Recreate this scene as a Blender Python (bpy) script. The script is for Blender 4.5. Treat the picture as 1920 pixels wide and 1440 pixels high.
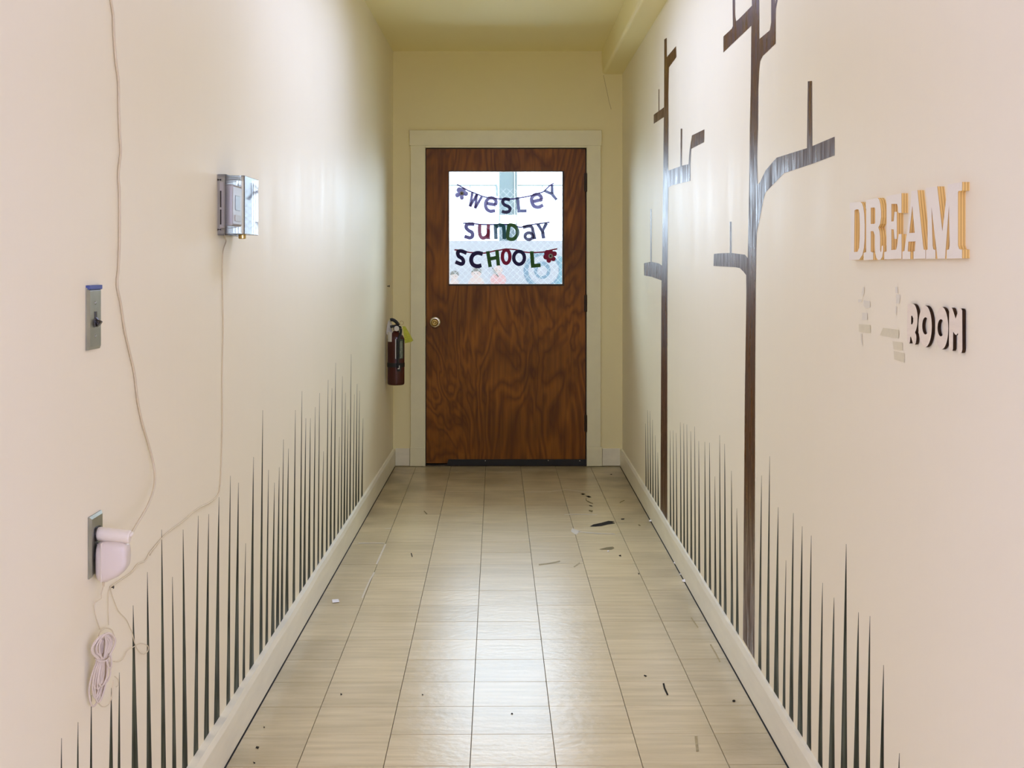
import bpy, bmesh, math, random
from mathutils import Vector, Matrix
from mathutils.geometry import tessellate_polygon
random.seed(7)
for o in list(bpy.data.objects):
    bpy.data.objects.remove(o, do_unlink=True)
S = bpy.context.scene
COL = S.collection
# ------------------------------------------------------------------ camera, sky, lights, exposure
F, CX, CY, EYE = 2410.0, 955.0, 495.0, 1.329          # focal length in pixels, principal point, eye height
cd = bpy.data.cameras.new('camera'); cam = bpy.data.objects.new('camera', cd); COL.objects.link(cam)
cam.location = (0, 0, EYE); cam.rotation_euler = (math.pi/2, 0, 0)
cd.sensor_width = 36; cd.lens = F/1920*36
cd.shift_x = (960-CX)/1920; cd.shift_y = -(720-CY)/1920
cd.clip_start = .05; cd.clip_end = 200
S.camera = cam
SKY = 22.0
w = bpy.data.worlds.new('overcast_sky'); S.world = w; w.use_nodes = True
w.node_tree.nodes['Background'].inputs[0].default_value = (.66, .81, 1.0, 1)
w.node_tree.nodes['Background'].inputs[1].default_value = SKY
def area(name, loc, rot, sx, sy, power, color, portal=False, spread=math.pi):
    l = bpy.data.lights.new(name, 'AREA'); l.shape = 'RECTANGLE'; l.size = sx; l.size_y = sy
    l.energy = power; l.color = color; l.spread = spread
    if portal: l.cycles.is_portal = True
    o = bpy.data.objects.new(name, l); COL.objects.link(o); o.location = loc; o.rotation_euler = rot
    return o
HALL_POWER, HALL_COLOR = 112, (.535, .560, 1.0)
for hx_ in (-2.15, 2.15):      # unseen fill lights added behind the viewer to brighten the near walls
    area('hall_fill_light', (hx_, -2.57, 1.5), (math.pi/2, 0, 0), 1.4, 1.7, HALL_POWER, HALL_COLOR)
LAMP_POWER, LAMP_COLOR = 29, (.50, .59, 1.0)
area('corridor_lamp_light', (0, 4.95, 2.655), (0, 0, 0), .26, 2.2, LAMP_POWER, LAMP_COLOR)
area('door_window_portal', (-.021, 8.52, 1.56), (-math.pi/2, 0, 0), .76, .76, 1, (1, 1, 1), portal=True)
vs = S.view_settings
vs.view_transform = 'Standard'; vs.look = 'None'; vs.gamma = 1; vs.use_curve_mapping = False
vs.exposure = 0.14
S.cycles.use_denoising = True
S.cycles.max_bounces = 14; S.cycles.diffuse_bounces = 10; S.cycles.transparent_max_bounces = 16
S.cycles.sample_clamp_direct = 3.0
S.cycles.caustics_reflective = False; S.cycles.caustics_refractive = False

# ------------------------------------------------------------------ picture -> place
AR, BR = .7575, .00167         # right wall  X =  AR - BR*Y
AL, BL = .7859, .00254         # left wall   X = -AL + BL*Y
DY = 8.451                     # door wall
def wall_r(y): return AR-BR*y
def wall_l(y): return -AL+BL*y
def rw(px, py, off=0.):        # point on the right wall, off metres into the corridor
    y = (AR-off)/((px-CX)/F+BR); return Vector((AR-off-BR*y, y, EYE-(py-CY)/F*y))
def lw(px, py, off=0.):
    y = (AL-off)/((CX-px)/F+BL); return Vector((-AL+off+BL*y, y, EYE-(py-CY)/F*y))
def at(px, py, y): return Vector(((px-CX)/F*y, y, EYE-(py-CY)/F*y))
def atx(px, py, x):
    y = x*F/(px-CX); return Vector((x, y, EYE-(py-CY)/F*y))
def fl(px, py, z=0.):
    y = F*(EYE-z)/(py-CY); return Vector(((px-CX)/F*y, y, z))

# ------------------------------------------------------------------ materials
def newmat(name):
    m = bpy.data.materials.new(name); m.use_nodes = True
    return m, m.node_tree.nodes, m.node_tree.links, m.node_tree.nodes['Principled BSDF']
def plain(name, col, rough=.5, metal=0., spec=.5, var=0., vscale=40., bump=0., bscale=60., stretch=(1, 1, 1), rvar=0., coat=0.):
    m, N, L, B = newmat(name)
    B.inputs['Base Color'].default_value = (*col, 1); B.inputs['Roughness'].default_value = rough
    B.inputs['Metallic'].default_value = metal; B.inputs['Specular IOR Level'].default_value = spec
    if coat: B.inputs['Coat Weight'].default_value = coat; B.inputs['Coat Roughness'].default_value = .15
    if var or bump or rvar:
        g = N.new('ShaderNodeNewGeometry'); mp = N.new('ShaderNodeMapping'); mp.inputs['Scale'].default_value = stretch
        L.new(g.outputs['Position'], mp.inputs['Vector'])
    if var or rvar:
        n = N.new('ShaderNodeTexNoise'); n.inputs['Scale'].default_value = vscale; n.inputs['Detail'].default_value = 5
        L.new(mp.outputs[0], n.inputs['Vector'])
    if var:
        r = N.new('ShaderNodeMapRange'); r.inputs[1].default_value = .25; r.inputs[2].default_value = .75
        r.inputs[3].default_value = 1-var; r.inputs[4].default_value = 1+var
        L.new(n.outputs['Fac'], r.inputs[0])
        mx = N.new('ShaderNodeMix'); mx.data_type = 'RGBA'; mx.blend_type = 'MULTIPLY'; mx.inputs[0].default_value = 1
        mx.inputs[6].default_value = (*col, 1); L.new(r.outputs[0], mx.inputs[7]); L.new(mx.outputs[2], B.inputs['Base Color'])
    if rvar:
        r2 = N.new('ShaderNodeMapRange'); r2.inputs[1].default_value = .3; r2.inputs[2].default_value = .7
        r2.inputs[3].default_value = max(.03, rough-rvar); r2.inputs[4].default_value = rough+rvar
        L.new(n.outputs['Fac'], r2.inputs[0]); L.new(r2.outputs[0], B.inputs['Roughness'])
    if bump:
        n2 = N.new('ShaderNodeTexNoise'); n2.inputs['Scale'].default_value = bscale; n2.inputs['Detail'].default_value = 4
        L.new(mp.outputs[0], n2.inputs['Vector'])
        b = N.new('ShaderNodeBump'); b.inputs['Strength'].default_value = bump; b.inputs['Distance'].default_value = .01
        L.new(n2.outputs['Fac'], b.inputs['Height']); L.new(b.outputs[0], B.inputs['Normal'])
    return m
M = {}
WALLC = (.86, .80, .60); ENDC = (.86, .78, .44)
M['wall'] = plain('cream_wall_paint', WALLC, .50, spec=.06, bump=.16, bscale=9, stretch=(1, 1.2, .30), rvar=.05, vscale=5)
M['wall_end'] = plain('end_wall_cream_bounce_tint', ENDC, .5, bump=.08, bscale=14)  # side wall cream with the yellow of bounced light painted in
M['hall'] = plain('white_hall_paint', (.84, .83, .82), .6)
M['ceil'] = plain('ceiling_cream_bounce_tint', (.89, .81, .45), .6, bump=.06, bscale=20)  # ceiling and soffit cream, yellowed to carry bounced light in the colour
M['trim'] = plain('cream_gloss_trim', (.84, .80, .53), .35, bump=.05, bscale=30, var=.03, vscale=12)
M['base'] = plain('worn_baseboard_paint', (.83, .79, .60), .38, bump=.06, bscale=25, var=.06, vscale=9, stretch=(1, .5, 3))
M['dark'] = plain('dark_gap', (.02, .018, .014), .7)
M['black_rubber'] = plain('black_rubber', (.012, .012, .011), .55)
M['brass'] = plain('old_brass', (.55, .40, .14), .28, metal=1)
M['brass_rose'] = plain('pale_brass', (.80, .72, .55), .3, metal=1)
M['steel'] = plain('brushed_steel', (.40, .41, .36), .38, metal=1, var=.12, vscale=30)
M['hinge'] = plain('dark_bronze', (.05, .035, .02), .4, metal=.7)
M['switch'] = plain('dark_brown_plastic', (.018, .012, .007), .35)
M['blue_tape'] = plain('blue_tape', (.06, .09, .28), .55)
M['white_plastic'] = plain('white_plastic', (.80, .73, .60), .35)
M['grey_plastic'] = plain('pinkish_white_plastic', (.72, .64, .545), .32)
M['cord'] = plain('ivory_cord', (.66, .57, .38), .5)
M['cord_white'] = plain('offwhite_cord', (.68, .59, .47), .5)
M['wire'] = plain('pale_wire', (.70, .61, .41), .5)
M['screen'] = plain('pale_lcd', (.55, .75, .85), .12)
M['shell'] = plain('white_thermostat_shell', (.88, .86, .80), .3)
M['red'] = plain('red_enamel', (.055, .004, .002), .3, coat=.2)
M['label_dark'] = plain('dark_green_label', (.05, .07, .05), .4, var=.5, vscale=160)
M['label_white'] = plain('white_label', (.72, .69, .6), .5)
M['tag'] = plain('yellow_green_tag', (.46, .47, .03), .6, var=.25, vscale=220)
M['chrome'] = plain('chrome', (.75, .75, .72), .2, metal=1)
M['ply_face'] = plain('white_painted_face', (.83, .76, .62), .5, bump=.04, bscale=120)
M['room_face'] = plain('pale_birch_face', (.81, .71, .545), .55, var=.05, vscale=30, stretch=(1, 1, 6))
M['burnt'] = plain('burnt_edge', (.032, .015, .005), .7, spec=.15, var=.4, vscale=60)
M['paper'] = plain('white_paper', (.85, .84, .82), .6)
M['tape'] = plain('masking_tape', (.70, .64, .43), .55, var=.04, vscale=70)
M['tape_res'] = plain('tape_residue', (.745, .695, .535), .5)
M['scuff'] = plain('black_scuff', (.014, .010, .004), .8, spec=.15, var=.5, vscale=60)
M['scuff_olive'] = plain('olive_scuff', (.21, .17, .07), .7, spec=.2, var=.3, vscale=60)
M['scuff_faint'] = plain('faint_olive_scuff', (.40, .33, .17), .6, spec=.2, var=.25, vscale=60)
M['wax'] = plain('pale_wear', (.70, .64, .50), .35, var=.1, vscale=50)
M['concrete'] = plain('pale_concrete', (.62, .62, .60), .8, var=.1, vscale=4)
M['stucco'] = plain('outside_stucco', (.6, .58, .52), .8)
M['galv'] = plain('galvanised_wire', (.09, .095, .115), .5)
M['column'] = plain('light_blue_paint', (.013, .026, .038), .5)
M['rail'] = plain('teal_blue_paint', (.02, .036, .046), .5)
M['banner'] = plain('lavender_banner_print', (.058, .057, .079), .6)
M['ring'] = plain('sky_blue_print', (.0065, .024, .050), .6)
M['cyan'] = plain('cyan_print', (.006, .034, .058), .6)
M['skin'] = plain('pale_pink_print', (.088, .060, .066), .6)
M['pink'] = plain('pink_print', (.092, .042, .052), .6)
M['hairp'] = plain('grey_brown_print', (.012, .010, .013), .6)
M['ink'] = plain('grey_ink', (.010, .011, .014), .6)

def wood_door():
    m, N, L, B = newmat('brown_door_veneer')
    g = N.new('ShaderNodeNewGeometry'); mp = N.new('ShaderNodeMapping'); mp.inputs['Scale'].default_value = (1, 1, .30)
    L.new(g.outputs['Position'], mp.inputs['Vector'])
    n = N.new('ShaderNodeTexNoise'); n.inputs['Scale'].default_value = 3.2; n.inputs['Detail'].default_value = 3; n.inputs['Distortion'].default_value = 1.1
    L.new(mp.outputs[0], n.inputs['Vector'])
    mul = N.new('ShaderNodeMath'); mul.operation = 'MULTIPLY'; mul.inputs[1].default_value = 22
    L.new(n.outputs['Fac'], mul.inputs[0])
    fr = N.new('ShaderNodeMath'); fr.operation = 'PINGPONG'; fr.inputs[1].default_value = 1
    L.new(mul.outputs[0], fr.inputs[0])
    n2 = N.new('ShaderNodeTexNoise'); n2.inputs['Scale'].default_value = 70; n2.inputs['Detail'].default_value = 4
    mp2 = N.new('ShaderNodeMapping'); mp2.inputs['Scale'].default_value = (1, 1, .06)
    L.new(g.outputs['Position'], mp2.inputs['Vector']); L.new(mp2.outputs[0], n2.inputs['Vector'])
    n3 = N.new('ShaderNodeTexNoise'); n3.inputs['Scale'].default_value = 2.6; n3.inputs['Detail'].default_value = 2
    L.new(g.outputs['Position'], n3.inputs['Vector'])
    r = N.new('ShaderNodeValToRGB'); e = r.color_ramp.elements
    e[0].position = .0; e[0].color = (.165, .050, .003, 1); e[1].position = .8; e[1].color = (.285, .098, .0065, 1)
    L.new(fr.outputs[0], r.inputs[0])
    mr = N.new('ShaderNodeMapRange'); mr.inputs[1].default_value = .3; mr.inputs[2].default_value = .7; mr.inputs[3].default_value = .72; mr.inputs[4].default_value = 1.12
    L.new(n2.outputs['Fac'], mr.inputs[0])
    mr3 = N.new('ShaderNodeMapRange'); mr3.inputs[1].default_value = .3; mr3.inputs[2].default_value = .7; mr3.inputs[3].default_value = .75; mr3.inputs[4].default_value = 1.15
    L.new(n3.outputs['Fac'], mr3.inputs[0])
    mm = N.new('ShaderNodeMath'); mm.operation = 'MULTIPLY'; L.new(mr.outputs[0], mm.inputs[0]); L.new(mr3.outputs[0], mm.inputs[1])
    mx = N.new('ShaderNodeMix'); mx.data_type = 'RGBA'; mx.blend_type = 'MULTIPLY'; mx.inputs[0].default_value = 1
    L.new(r.outputs[0], mx.inputs[6]); L.new(mm.outputs[0], mx.inputs[7]); L.new(mx.outputs[2], B.inputs['Base Color'])
    B.inputs['Roughness'].default_value = .42; B.inputs['Specular IOR Level'].default_value = .3
    return m
M['door'] = wood_door()

def tile_mat():
    m, N, L, B = newmat('beige_vinyl_tile')
    g = N.new('ShaderNodeNewGeometry'); oi = N.new('ShaderNodeObjectInfo')
    mp = N.new('ShaderNodeMapping'); mp.inputs['Scale'].default_value = (2.2, 26, 1)
    ad = N.new('ShaderNodeVectorMath'); ad.operation = 'ADD'
    cb = N.new('ShaderNodeCombineXYZ'); ms = N.new('ShaderNodeMath'); ms.operation = 'MULTIPLY'; ms.inputs[1].default_value = 7.0
    L.new(oi.outputs['Random'], ms.inputs[0]); L.new(ms.outputs[0], cb.inputs[2])
    L.new(g.outputs['Position'], mp.inputs['Vector']); L.new(mp.outputs[0], ad.inputs[0]); L.new(cb.outputs[0], ad.inputs[1])
    n = N.new('ShaderNodeTexNoise'); n.inputs['Scale'].default_value = 1.6; n.inputs['Detail'].default_value = 6
    L.new(ad.outputs[0], n.inputs['Vector'])
    r = N.new('ShaderNodeValToRGB'); e = r.color_ramp.elements
    e[0].position = .30; e[0].color = (.58, .485, .27, 1); e[1].position = .70; e[1].color = (.74, .63, .39, 1)
    L.new(n.outputs['Fac'], r.inputs[0])
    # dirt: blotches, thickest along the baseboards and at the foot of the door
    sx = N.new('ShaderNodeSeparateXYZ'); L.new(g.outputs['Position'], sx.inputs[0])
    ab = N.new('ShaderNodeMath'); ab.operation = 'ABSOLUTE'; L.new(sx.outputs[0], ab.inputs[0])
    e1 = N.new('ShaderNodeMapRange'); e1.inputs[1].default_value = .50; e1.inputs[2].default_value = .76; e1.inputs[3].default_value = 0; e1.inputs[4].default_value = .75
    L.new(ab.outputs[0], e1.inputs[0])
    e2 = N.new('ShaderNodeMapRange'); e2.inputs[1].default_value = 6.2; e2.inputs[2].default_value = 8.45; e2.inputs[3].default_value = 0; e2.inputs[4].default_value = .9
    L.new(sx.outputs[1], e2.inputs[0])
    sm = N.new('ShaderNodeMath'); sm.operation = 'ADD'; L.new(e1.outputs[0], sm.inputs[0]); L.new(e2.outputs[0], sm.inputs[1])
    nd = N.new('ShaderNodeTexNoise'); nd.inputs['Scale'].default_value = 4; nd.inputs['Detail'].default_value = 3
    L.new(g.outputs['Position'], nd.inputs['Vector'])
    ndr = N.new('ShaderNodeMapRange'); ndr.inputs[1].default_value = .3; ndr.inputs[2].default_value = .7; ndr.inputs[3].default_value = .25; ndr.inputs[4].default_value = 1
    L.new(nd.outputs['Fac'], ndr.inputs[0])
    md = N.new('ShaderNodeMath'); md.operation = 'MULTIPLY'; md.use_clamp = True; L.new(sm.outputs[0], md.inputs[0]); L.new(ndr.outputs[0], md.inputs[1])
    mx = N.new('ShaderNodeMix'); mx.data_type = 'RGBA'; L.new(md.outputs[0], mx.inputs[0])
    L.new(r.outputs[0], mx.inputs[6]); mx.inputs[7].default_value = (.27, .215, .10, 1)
    hs = N.new('ShaderNodeMapRange'); hs.inputs[3].default_value = .94; hs.inputs[4].default_value = 1.05; L.new(oi.outputs['Random'], hs.inputs[0])
    m2 = N.new('ShaderNodeMix'); m2.data_type = 'RGBA'; m2.blend_type = 'MULTIPLY'; m2.inputs[0].default_value = 1
    L.new(mx.outputs[2], m2.inputs[6]); L.new(hs.outputs[0], m2.inputs[7]); L.new(m2.outputs[2], B.inputs['Base Color'])
    rr = N.new('ShaderNodeMapRange'); rr.inputs[1].default_value = .3; rr.inputs[2].default_value = .7; rr.inputs[3].default_value = .27; rr.inputs[4].default_value = .30; B.inputs['Specular IOR Level'].default_value = .26
    B.inputs['Roughness'].default_value = .275
    nb = N.new('ShaderNodeTexNoise'); nb.inputs['Scale'].default_value = 1; nb.inputs['Detail'].default_value = 4
    mpb = N.new('ShaderNodeMapping'); mpb.inputs['Scale'].default_value = (34, 46, 1)
    L.new(g.outputs['Position'], mpb.inputs['Vector']); L.new(mpb.outputs[0], nb.inputs['Vector'])
    b = N.new('ShaderNodeBump'); b.inputs['Strength'].default_value = .22; b.inputs['Distance'].default_value = .004
    L.new(nb.outputs['Fac'], b.inputs['Height']); L.new(b.outputs[0], B.inputs['Normal'])
    return m
M['tile'] = tile_mat()

def paint(name, c1, c2, rough, spec=.30):
    m, N, L, B = newmat(name)
    g = N.new('ShaderNodeNewGeometry'); mp = N.new('ShaderNodeMapping'); mp.inputs['Scale'].default_value = (1, 8, 1.3)
    L.new(g.outputs['Position'], mp.inputs['Vector'])
    n = N.new('ShaderNodeTexNoise'); n.inputs['Scale'].default_value = 5; n.inputs['Detail'].default_value = 5
    L.new(mp.outputs[0], n.inputs['Vector'])
    r = N.new('ShaderNodeValToRGB'); e = r.color_ramp.elements
    e[0].position = .35; e[0].color = (*c1, 1); e[1].position = .65; e[1].color = (*c2, 1)
    L.new(n.outputs['Fac'], r.inputs[0]); L.new(r.outputs[0], B.inputs['Base Color'])
    mr = N.new('ShaderNodeMapRange'); mr.inputs[1].default_value = .35; mr.inputs[2].default_value = .65
    mr.inputs[3].default_value = rough+.18; mr.inputs[4].default_value = rough-.08
    L.new(n.outputs['Fac'], mr.inputs[0]); L.new(mr.outputs[0], B.inputs['Roughness'])
    B.inputs['Specular IOR Level'].default_value = spec; b = N.new('ShaderNodeBump'); b.inputs['Strength'].default_value = .2; b.inputs['Distance'].default_value = .01
    L.new(n.outputs['Fac'], b.inputs['Height']); L.new(b.outputs[0], B.inputs['Normal'])
    return m
M['tree'] = paint('brown_mural_paint', (.058, .018, .0025), (.095, .033, .005), .33)
M['grass'] = paint('dark_green_mural_paint', (.010, .013, .005), (.022, .034, .014), .46, .2)

def ply_edge():
    m, N, L, B = newmat('plywood_edge')
    tc = N.new('ShaderNodeTexCoord'); sx = N.new('ShaderNodeSeparateXYZ'); L.new(tc.outputs['Object'], sx.inputs[0])
    mu = N.new('ShaderNodeMath'); mu.operation = 'MULTIPLY'; mu.inputs[1].default_value = 1/.0048; L.new(sx.outputs[0], mu.inputs[0])
    fr = N.new('ShaderNodeMath'); fr.operation = 'FRACT'; L.new(mu.outputs[0], fr.inputs[0])
    r = N.new('ShaderNodeValToRGB'); r.color_ramp.interpolation = 'LINEAR'; e = r.color_ramp.elements
    e[0].position = 0; e[0].color = (.76, .51, .16, 1); e[1].position = 1; e[1].color = (.80, .55, .18, 1)
    for p, c in ((.55, (.80, .55, .18, 1)), (.68, (.40, .21, .045, 1)), (.80, (.44, .24, .05, 1)), (.9, (.78, .52, .17, 1))):
        q = e.new(p); q.color = c
    L.new(fr.outputs[0], r.inputs[0]); L.new(r.outputs[0], B.inputs['Base Color']); B.inputs['Roughness'].default_value = .6
    return m
M['ply_edge'] = ply_edge()

def glass_mat(name, tint, spec, haze=0.):
    m, N, L, B = newmat(name); N.remove(B)
    out = N['Material Output']; tr = N.new('ShaderNodeBsdfTransparent'); tr.inputs[0].default_value = (*tint, 1)
    gl = N.new('ShaderNodeBsdfGlossy'); gl.inputs['Roughness'].default_value = .03
    fr = N.new('ShaderNodeFresnel'); fr.inputs[0].default_value = spec
    mx = N.new('ShaderNodeMixShader'); L.new(fr.outputs[0], mx.inputs[0]); L.new(tr.outputs[0], mx.inputs[1]); L.new(gl.outputs[0], mx.inputs[2])
    last = mx
    if haze:
        d = N.new('ShaderNodeBsdfDiffuse'); d.inputs[0].default_value = (.8, .82, .86, 1)
        m2 = N.new('ShaderNodeMixShader'); m2.inputs[0].default_value = haze
        L.new(mx.outputs[0], m2.inputs[1]); L.new(d.outputs[0], m2.inputs[2]); last = m2
    L.new(last.outputs[0], out.inputs[0])
    return m
M['glass'] = glass_mat('window_glass', (.97, .985, .98), 1.45)
M['acrylic'] = glass_mat('clear_acrylic', (.985, .985, .985), 1.5, .07)

def felt(name, col, weave=.018):
    """felt: light shows through the weave (transparent) and through the fibres (translucent)"""
    m, N, L, B = newmat(name); out = N['Material Output']
    B.inputs['Base Color'].default_value = (*col, 1); B.inputs['Roughness'].default_value = .9
    t = N.new('ShaderNodeBsdfTranslucent'); t.inputs[0].default_value = (*[min(1, c*1.0) for c in col], 1)
    tr = N.new('ShaderNodeBsdfTransparent'); tr.inputs[0].default_value = (.92, .88, 1.0, 1)
    a = N.new('ShaderNodeMixShader'); a.inputs[0].default_value = .10
    L.new(B.outputs[0], a.inputs[1]); L.new(t.outputs[0], a.inputs[2])
    b = N.new('ShaderNodeMixShader'); b.inputs[0].default_value = weave
    L.new(a.outputs[0], b.inputs[1]); L.new(tr.outputs[0], b.inputs[2]); L.new(b.outputs[0], out.inputs[0])
    return m
FCOL = {'purple': (.11, .075, .30), 'navy': (.03, .022, .10), 'green': (.045, .14, .035), 'red': (.30, .02, .07), 'teal': (.02, .11, .13), 'slate': (.08, .10, .26)}
LOOSE = {k: felt('loose_%s_felt' % k, c, .19) for k, c in FCOL.items()}
MID = {k: felt('thin_%s_felt' % k, c, .14) for k, c in FCOL.items()}
FELT = {'purple': felt('purple_felt', (.11, .075, .30)), 'navy': felt('navy_felt', (.03, .022, .10)), 'green': felt('green_felt', (.045, .14, .035)),
        'red': felt('crimson_felt', (.30, .02, .07)), 'teal': felt('teal_felt', (.02, .11, .13)), 'slate': felt('slate_blue_felt', (.08, .10, .26)),
        'grey': felt('grey_felt', (.35, .34, .33), .02), 'black': felt('black_felt', (.01, .01, .01), .0)}

# ------------------------------------------------------------------ mesh helpers
def fix(bm): bmesh.ops.recalc_face_normals(bm, faces=bm.faces)
def link(name, bm, mats, parent=None, loc=None, smooth=False, keep=False):
    """one mesh object; vertices come in world space; origin = loc, the parent's place, or the middle of its foot"""
    if not keep: fix(bm)
    if loc is None:
        if parent is not None: loc = Vector((0, 0, 0))
        else:
            xs = [v.co for v in bm.verts]
            loc = Vector(((min(c.x for c in xs)+max(c.x for c in xs))/2, (min(c.y for c in xs)+max(c.y for c in xs))/2, min(c.z for c in xs)))
    off = Vector(loc)
    p = parent
    base = Vector((0, 0, 0))
    while p is not None: base = base+p.location; p = p.parent
    for v in bm.verts: v.co -= (off+base) if parent is not None else off
    me = bpy.data.meshes.new(name); bm.to_mesh(me); bm.free()
    for mm in (mats if isinstance(mats, (list, tuple)) else [mats]): me.materials.append(mm)
    if smooth:
        for p_ in me.polygons: p_.use_smooth = True
    o = bpy.data.objects.new(name, me); COL.objects.link(o); o.location = off
    if parent is not None: o.parent = parent
    return o
def tag(o, label=None, cat=None, group=None, kind=None):
    if label: o['label'] = label
    if cat: o['category'] = cat
    if group: o['group'] = group
    if kind: o['kind'] = kind
    return o
def thing(name, loc, label, cat, group=None, kind=None):
    o = bpy.data.objects.new(name, None); COL.objects.link(o); o.location = loc; o.empty_display_size = .05
    return tag(o, label, cat, group, kind)
def box(bm, x0, x1, y0, y1, z0, z1, bev=0., mat=0):
    b2 = bmesh.new()
    vs_ = [b2.verts.new((x, y, z)) for x in (x0, x1) for y in (y0, y1) for z in (z0, z1)]
    for f in ((0, 1, 3, 2), (4, 6, 7, 5), (0, 4, 5, 1), (2, 3, 7, 6), (0, 2, 6, 4), (1, 5, 7, 3)):
        b2.faces.new([vs_[i] for i in f])
    fix(b2)
    if bev: bmesh.ops.bevel(b2, geom=list(b2.edges), offset=bev, segments=2, affect='EDGES', profile=.5)
    merge(bm, b2, mat)
def merge(bm, b2, mat=None):
    mp = {}
    for v in b2.verts: mp[v] = bm.verts.new(v.co)
    for f in b2.faces:
        nf = bm.faces.new([mp[v] for v in f.verts]); nf.material_index = f.material_index if mat is None else mat
    b2.free()
def B(): return bmesh.new()
def prism(bm, loops, front, back, mf=0, ms=0, extra_sides=True):
    """loops of 2-D points (first the outline, then holes); front/back map a 2-D point to 3-D"""
    tris = tessellate_polygon([[Vector((p[0], p[1], 0)) for p in l] for l in loops])
    flat = [p for l in loops for p in l]
    vf = [bm.verts.new(front(p)) for p in flat]; vb = [bm.verts.new(back(p)) for p in flat]
    for t in tris:
        if len(set(t)) < 3: continue
        try:
            f = bm.faces.new([vf[i] for i in t]); f.material_index = mf
            f = bm.faces.new([vb[i] for i in reversed(t)]); f.material_index = ms
        except ValueError: pass
    k = 0
    for l in loops:
        n = len(l)
        for i in range(n):
            a, b = k+i, k+(i+1) % n
            f = bm.faces.new([vf[a], vf[b], vb[b], vb[a]]); f.material_index = ms
        k += n
def catmull(pts, sub=5, closed=False):
    P = [Vector(p) for p in pts]; out = []; n = len(P)
    for i in range(n if closed else n-1):
        p0 = P[(i-1) % n] if closed or i > 0 else P[i]*2-P[i+1]
        p1, p2 = P[i], P[(i+1) % n]
        p3 = P[(i+2) % n] if closed or i+2 < n else P[i+1]*2-P[i]
        for k in range(sub):
            t = k/sub
            out.append(.5*((2*p1)+(p2-p0)*t+(2*p0-5*p1+4*p2-p3)*t*t+(3*p1-p0-3*p2+p3)*t**3))
    if not closed: out.append(P[-1])
    return out
def tube(bm, pts, r, seg=7, sub=5, closed=False, mat=0):
    P = catmull(pts, sub, closed) if sub > 1 else [Vector(p) for p in pts]
    n = len(P); rings = []; nrm = None
    for i in range(n):
        t = (P[(i+1) % n]-P[i-1]) if closed else (P[min(i+1, n-1)]-P[max(i-1, 0)])
        if t.length < 1e-9: t = Vector((0, 0, 1))
        t.normalize()
        if nrm is None:
            nrm = t.orthogonal().normalized()
        nrm = (nrm-t*nrm.dot(t))
        if nrm.length < 1e-6: nrm = t.orthogonal()
        nrm.normalize(); bi = t.cross(nrm)
        rr = r(i/(n-1)) if callable(r) else r
        rings.append([bm.verts.new(P[i]+(nrm*math.cos(2*math.pi*k/seg)+bi*math.sin(2*math.pi*k/seg))*rr) for k in range(seg)])
    for i in range(n if closed else n-1):
        a, b = rings[i], rings[(i+1) % n]
        for k in range(seg):
            f = bm.faces.new([a[k], a[(k+1) % seg], b[(k+1) % seg], b[k]]); f.material_index = mat
    if not closed:
        bm.faces.new(rings[0][::-1]).material_index = mat; bm.faces.new(rings[-1]).material_index = mat
def lathe(bm, prof, axis_o, axis, seg=28, mat=0):
    """prof: (distance along axis, radius)"""
    ax = Vector(axis).normalized(); u = ax.orthogonal().normalized(); v = ax.cross(u); o = Vector(axis_o); rings = []
    for d, r in prof:
        rings.append([bm.verts.new(o+ax*d+(u*math.cos(2*math.pi*k/seg)+v*math.sin(2*math.pi*k/seg))*max(r, 1e-5)) for k in range(seg)])
    for a, b in zip(rings, rings[1:]):
        for k in range(seg):
            bm.faces.new([a[k], a[(k+1) % seg], b[(k+1) % seg], b[k]]).material_index = mat
    bm.faces.new(rings[0][::-1]).material_index = mat; bm.faces.new(rings[-1]).material_index = mat
def ribbon(pts, wd):
    """2-D polyline -> outline of a band of width wd"""
    P = [Vector(p).to_2d() if len(p) > 2 else Vector(p) for p in pts]; L_, R_ = [], []
    for i, p in enumerate(P):
        d0 = (P[i]-P[i-1]).normalized() if i > 0 else None
        d1 = (P[i+1]-P[i]).normalized() if i < len(P)-1 else None
        if d0 is None: d0 = d1
        if d1 is None: d1 = d0
        n0 = Vector((-d0.y, d0.x)); n1 = Vector((-d1.y, d1.x)); m = n0+n1
        m = m.normalized() if m.length > 1e-4 else n0
        s = min(1/max(m.dot(n0), .35), 1.6)*wd/2
        L_.append(p+m*s); R_.append(p-m*s)
    return [tuple(p) for p in L_+R_[::-1]]
def soft(pts, sub=4, closed=False): return [(p.x, p.y) for p in catmull([(a, b, 0) for a, b in pts], sub, closed)]
def ell(cx, cy, rx, ry, n=28, a0=0, tilt=0):
    out = []
    for k in range(n):
        t = a0+2*math.pi*k/n; x, y = rx*math.cos(t), ry*math.sin(t)
        out.append((cx+x*math.cos(tilt)-y*math.sin(tilt), cy+x*math.sin(tilt)+y*math.cos(tilt)))
    return out

# ================================================================== THE SETTING
CEIL = 2.728; SOF = 2.577; Y0 = 1.765; WT = .15
def quadprism(name, pts_xy, z0, z1, mat):
    bm = B(); prism(bm, [pts_xy], lambda p: Vector((p[0], p[1], z0)), lambda p: Vector((p[0], p[1], z1)))
    return link(name, bm, mat)
wall_left = tag(quadprism('wall_left', [(wall_l(Y0), Y0), (wall_l(DY), DY), (wall_l(DY)-WT, DY), (wall_l(Y0)-WT, Y0)], -.1, CEIL, M['wall']),
    'long cream corridor wall on the left with painted grass blades', 'wall', kind='structure')
wall_right = tag(quadprism('wall_right', [(wall_r(Y0), Y0), (wall_r(DY), DY), (wall_r(DY)+WT, DY), (wall_r(Y0)+WT, Y0)], -.1, CEIL, M['wall']),
    'long cream corridor wall on the right with two painted brown trees', 'wall', kind='structure')
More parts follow.
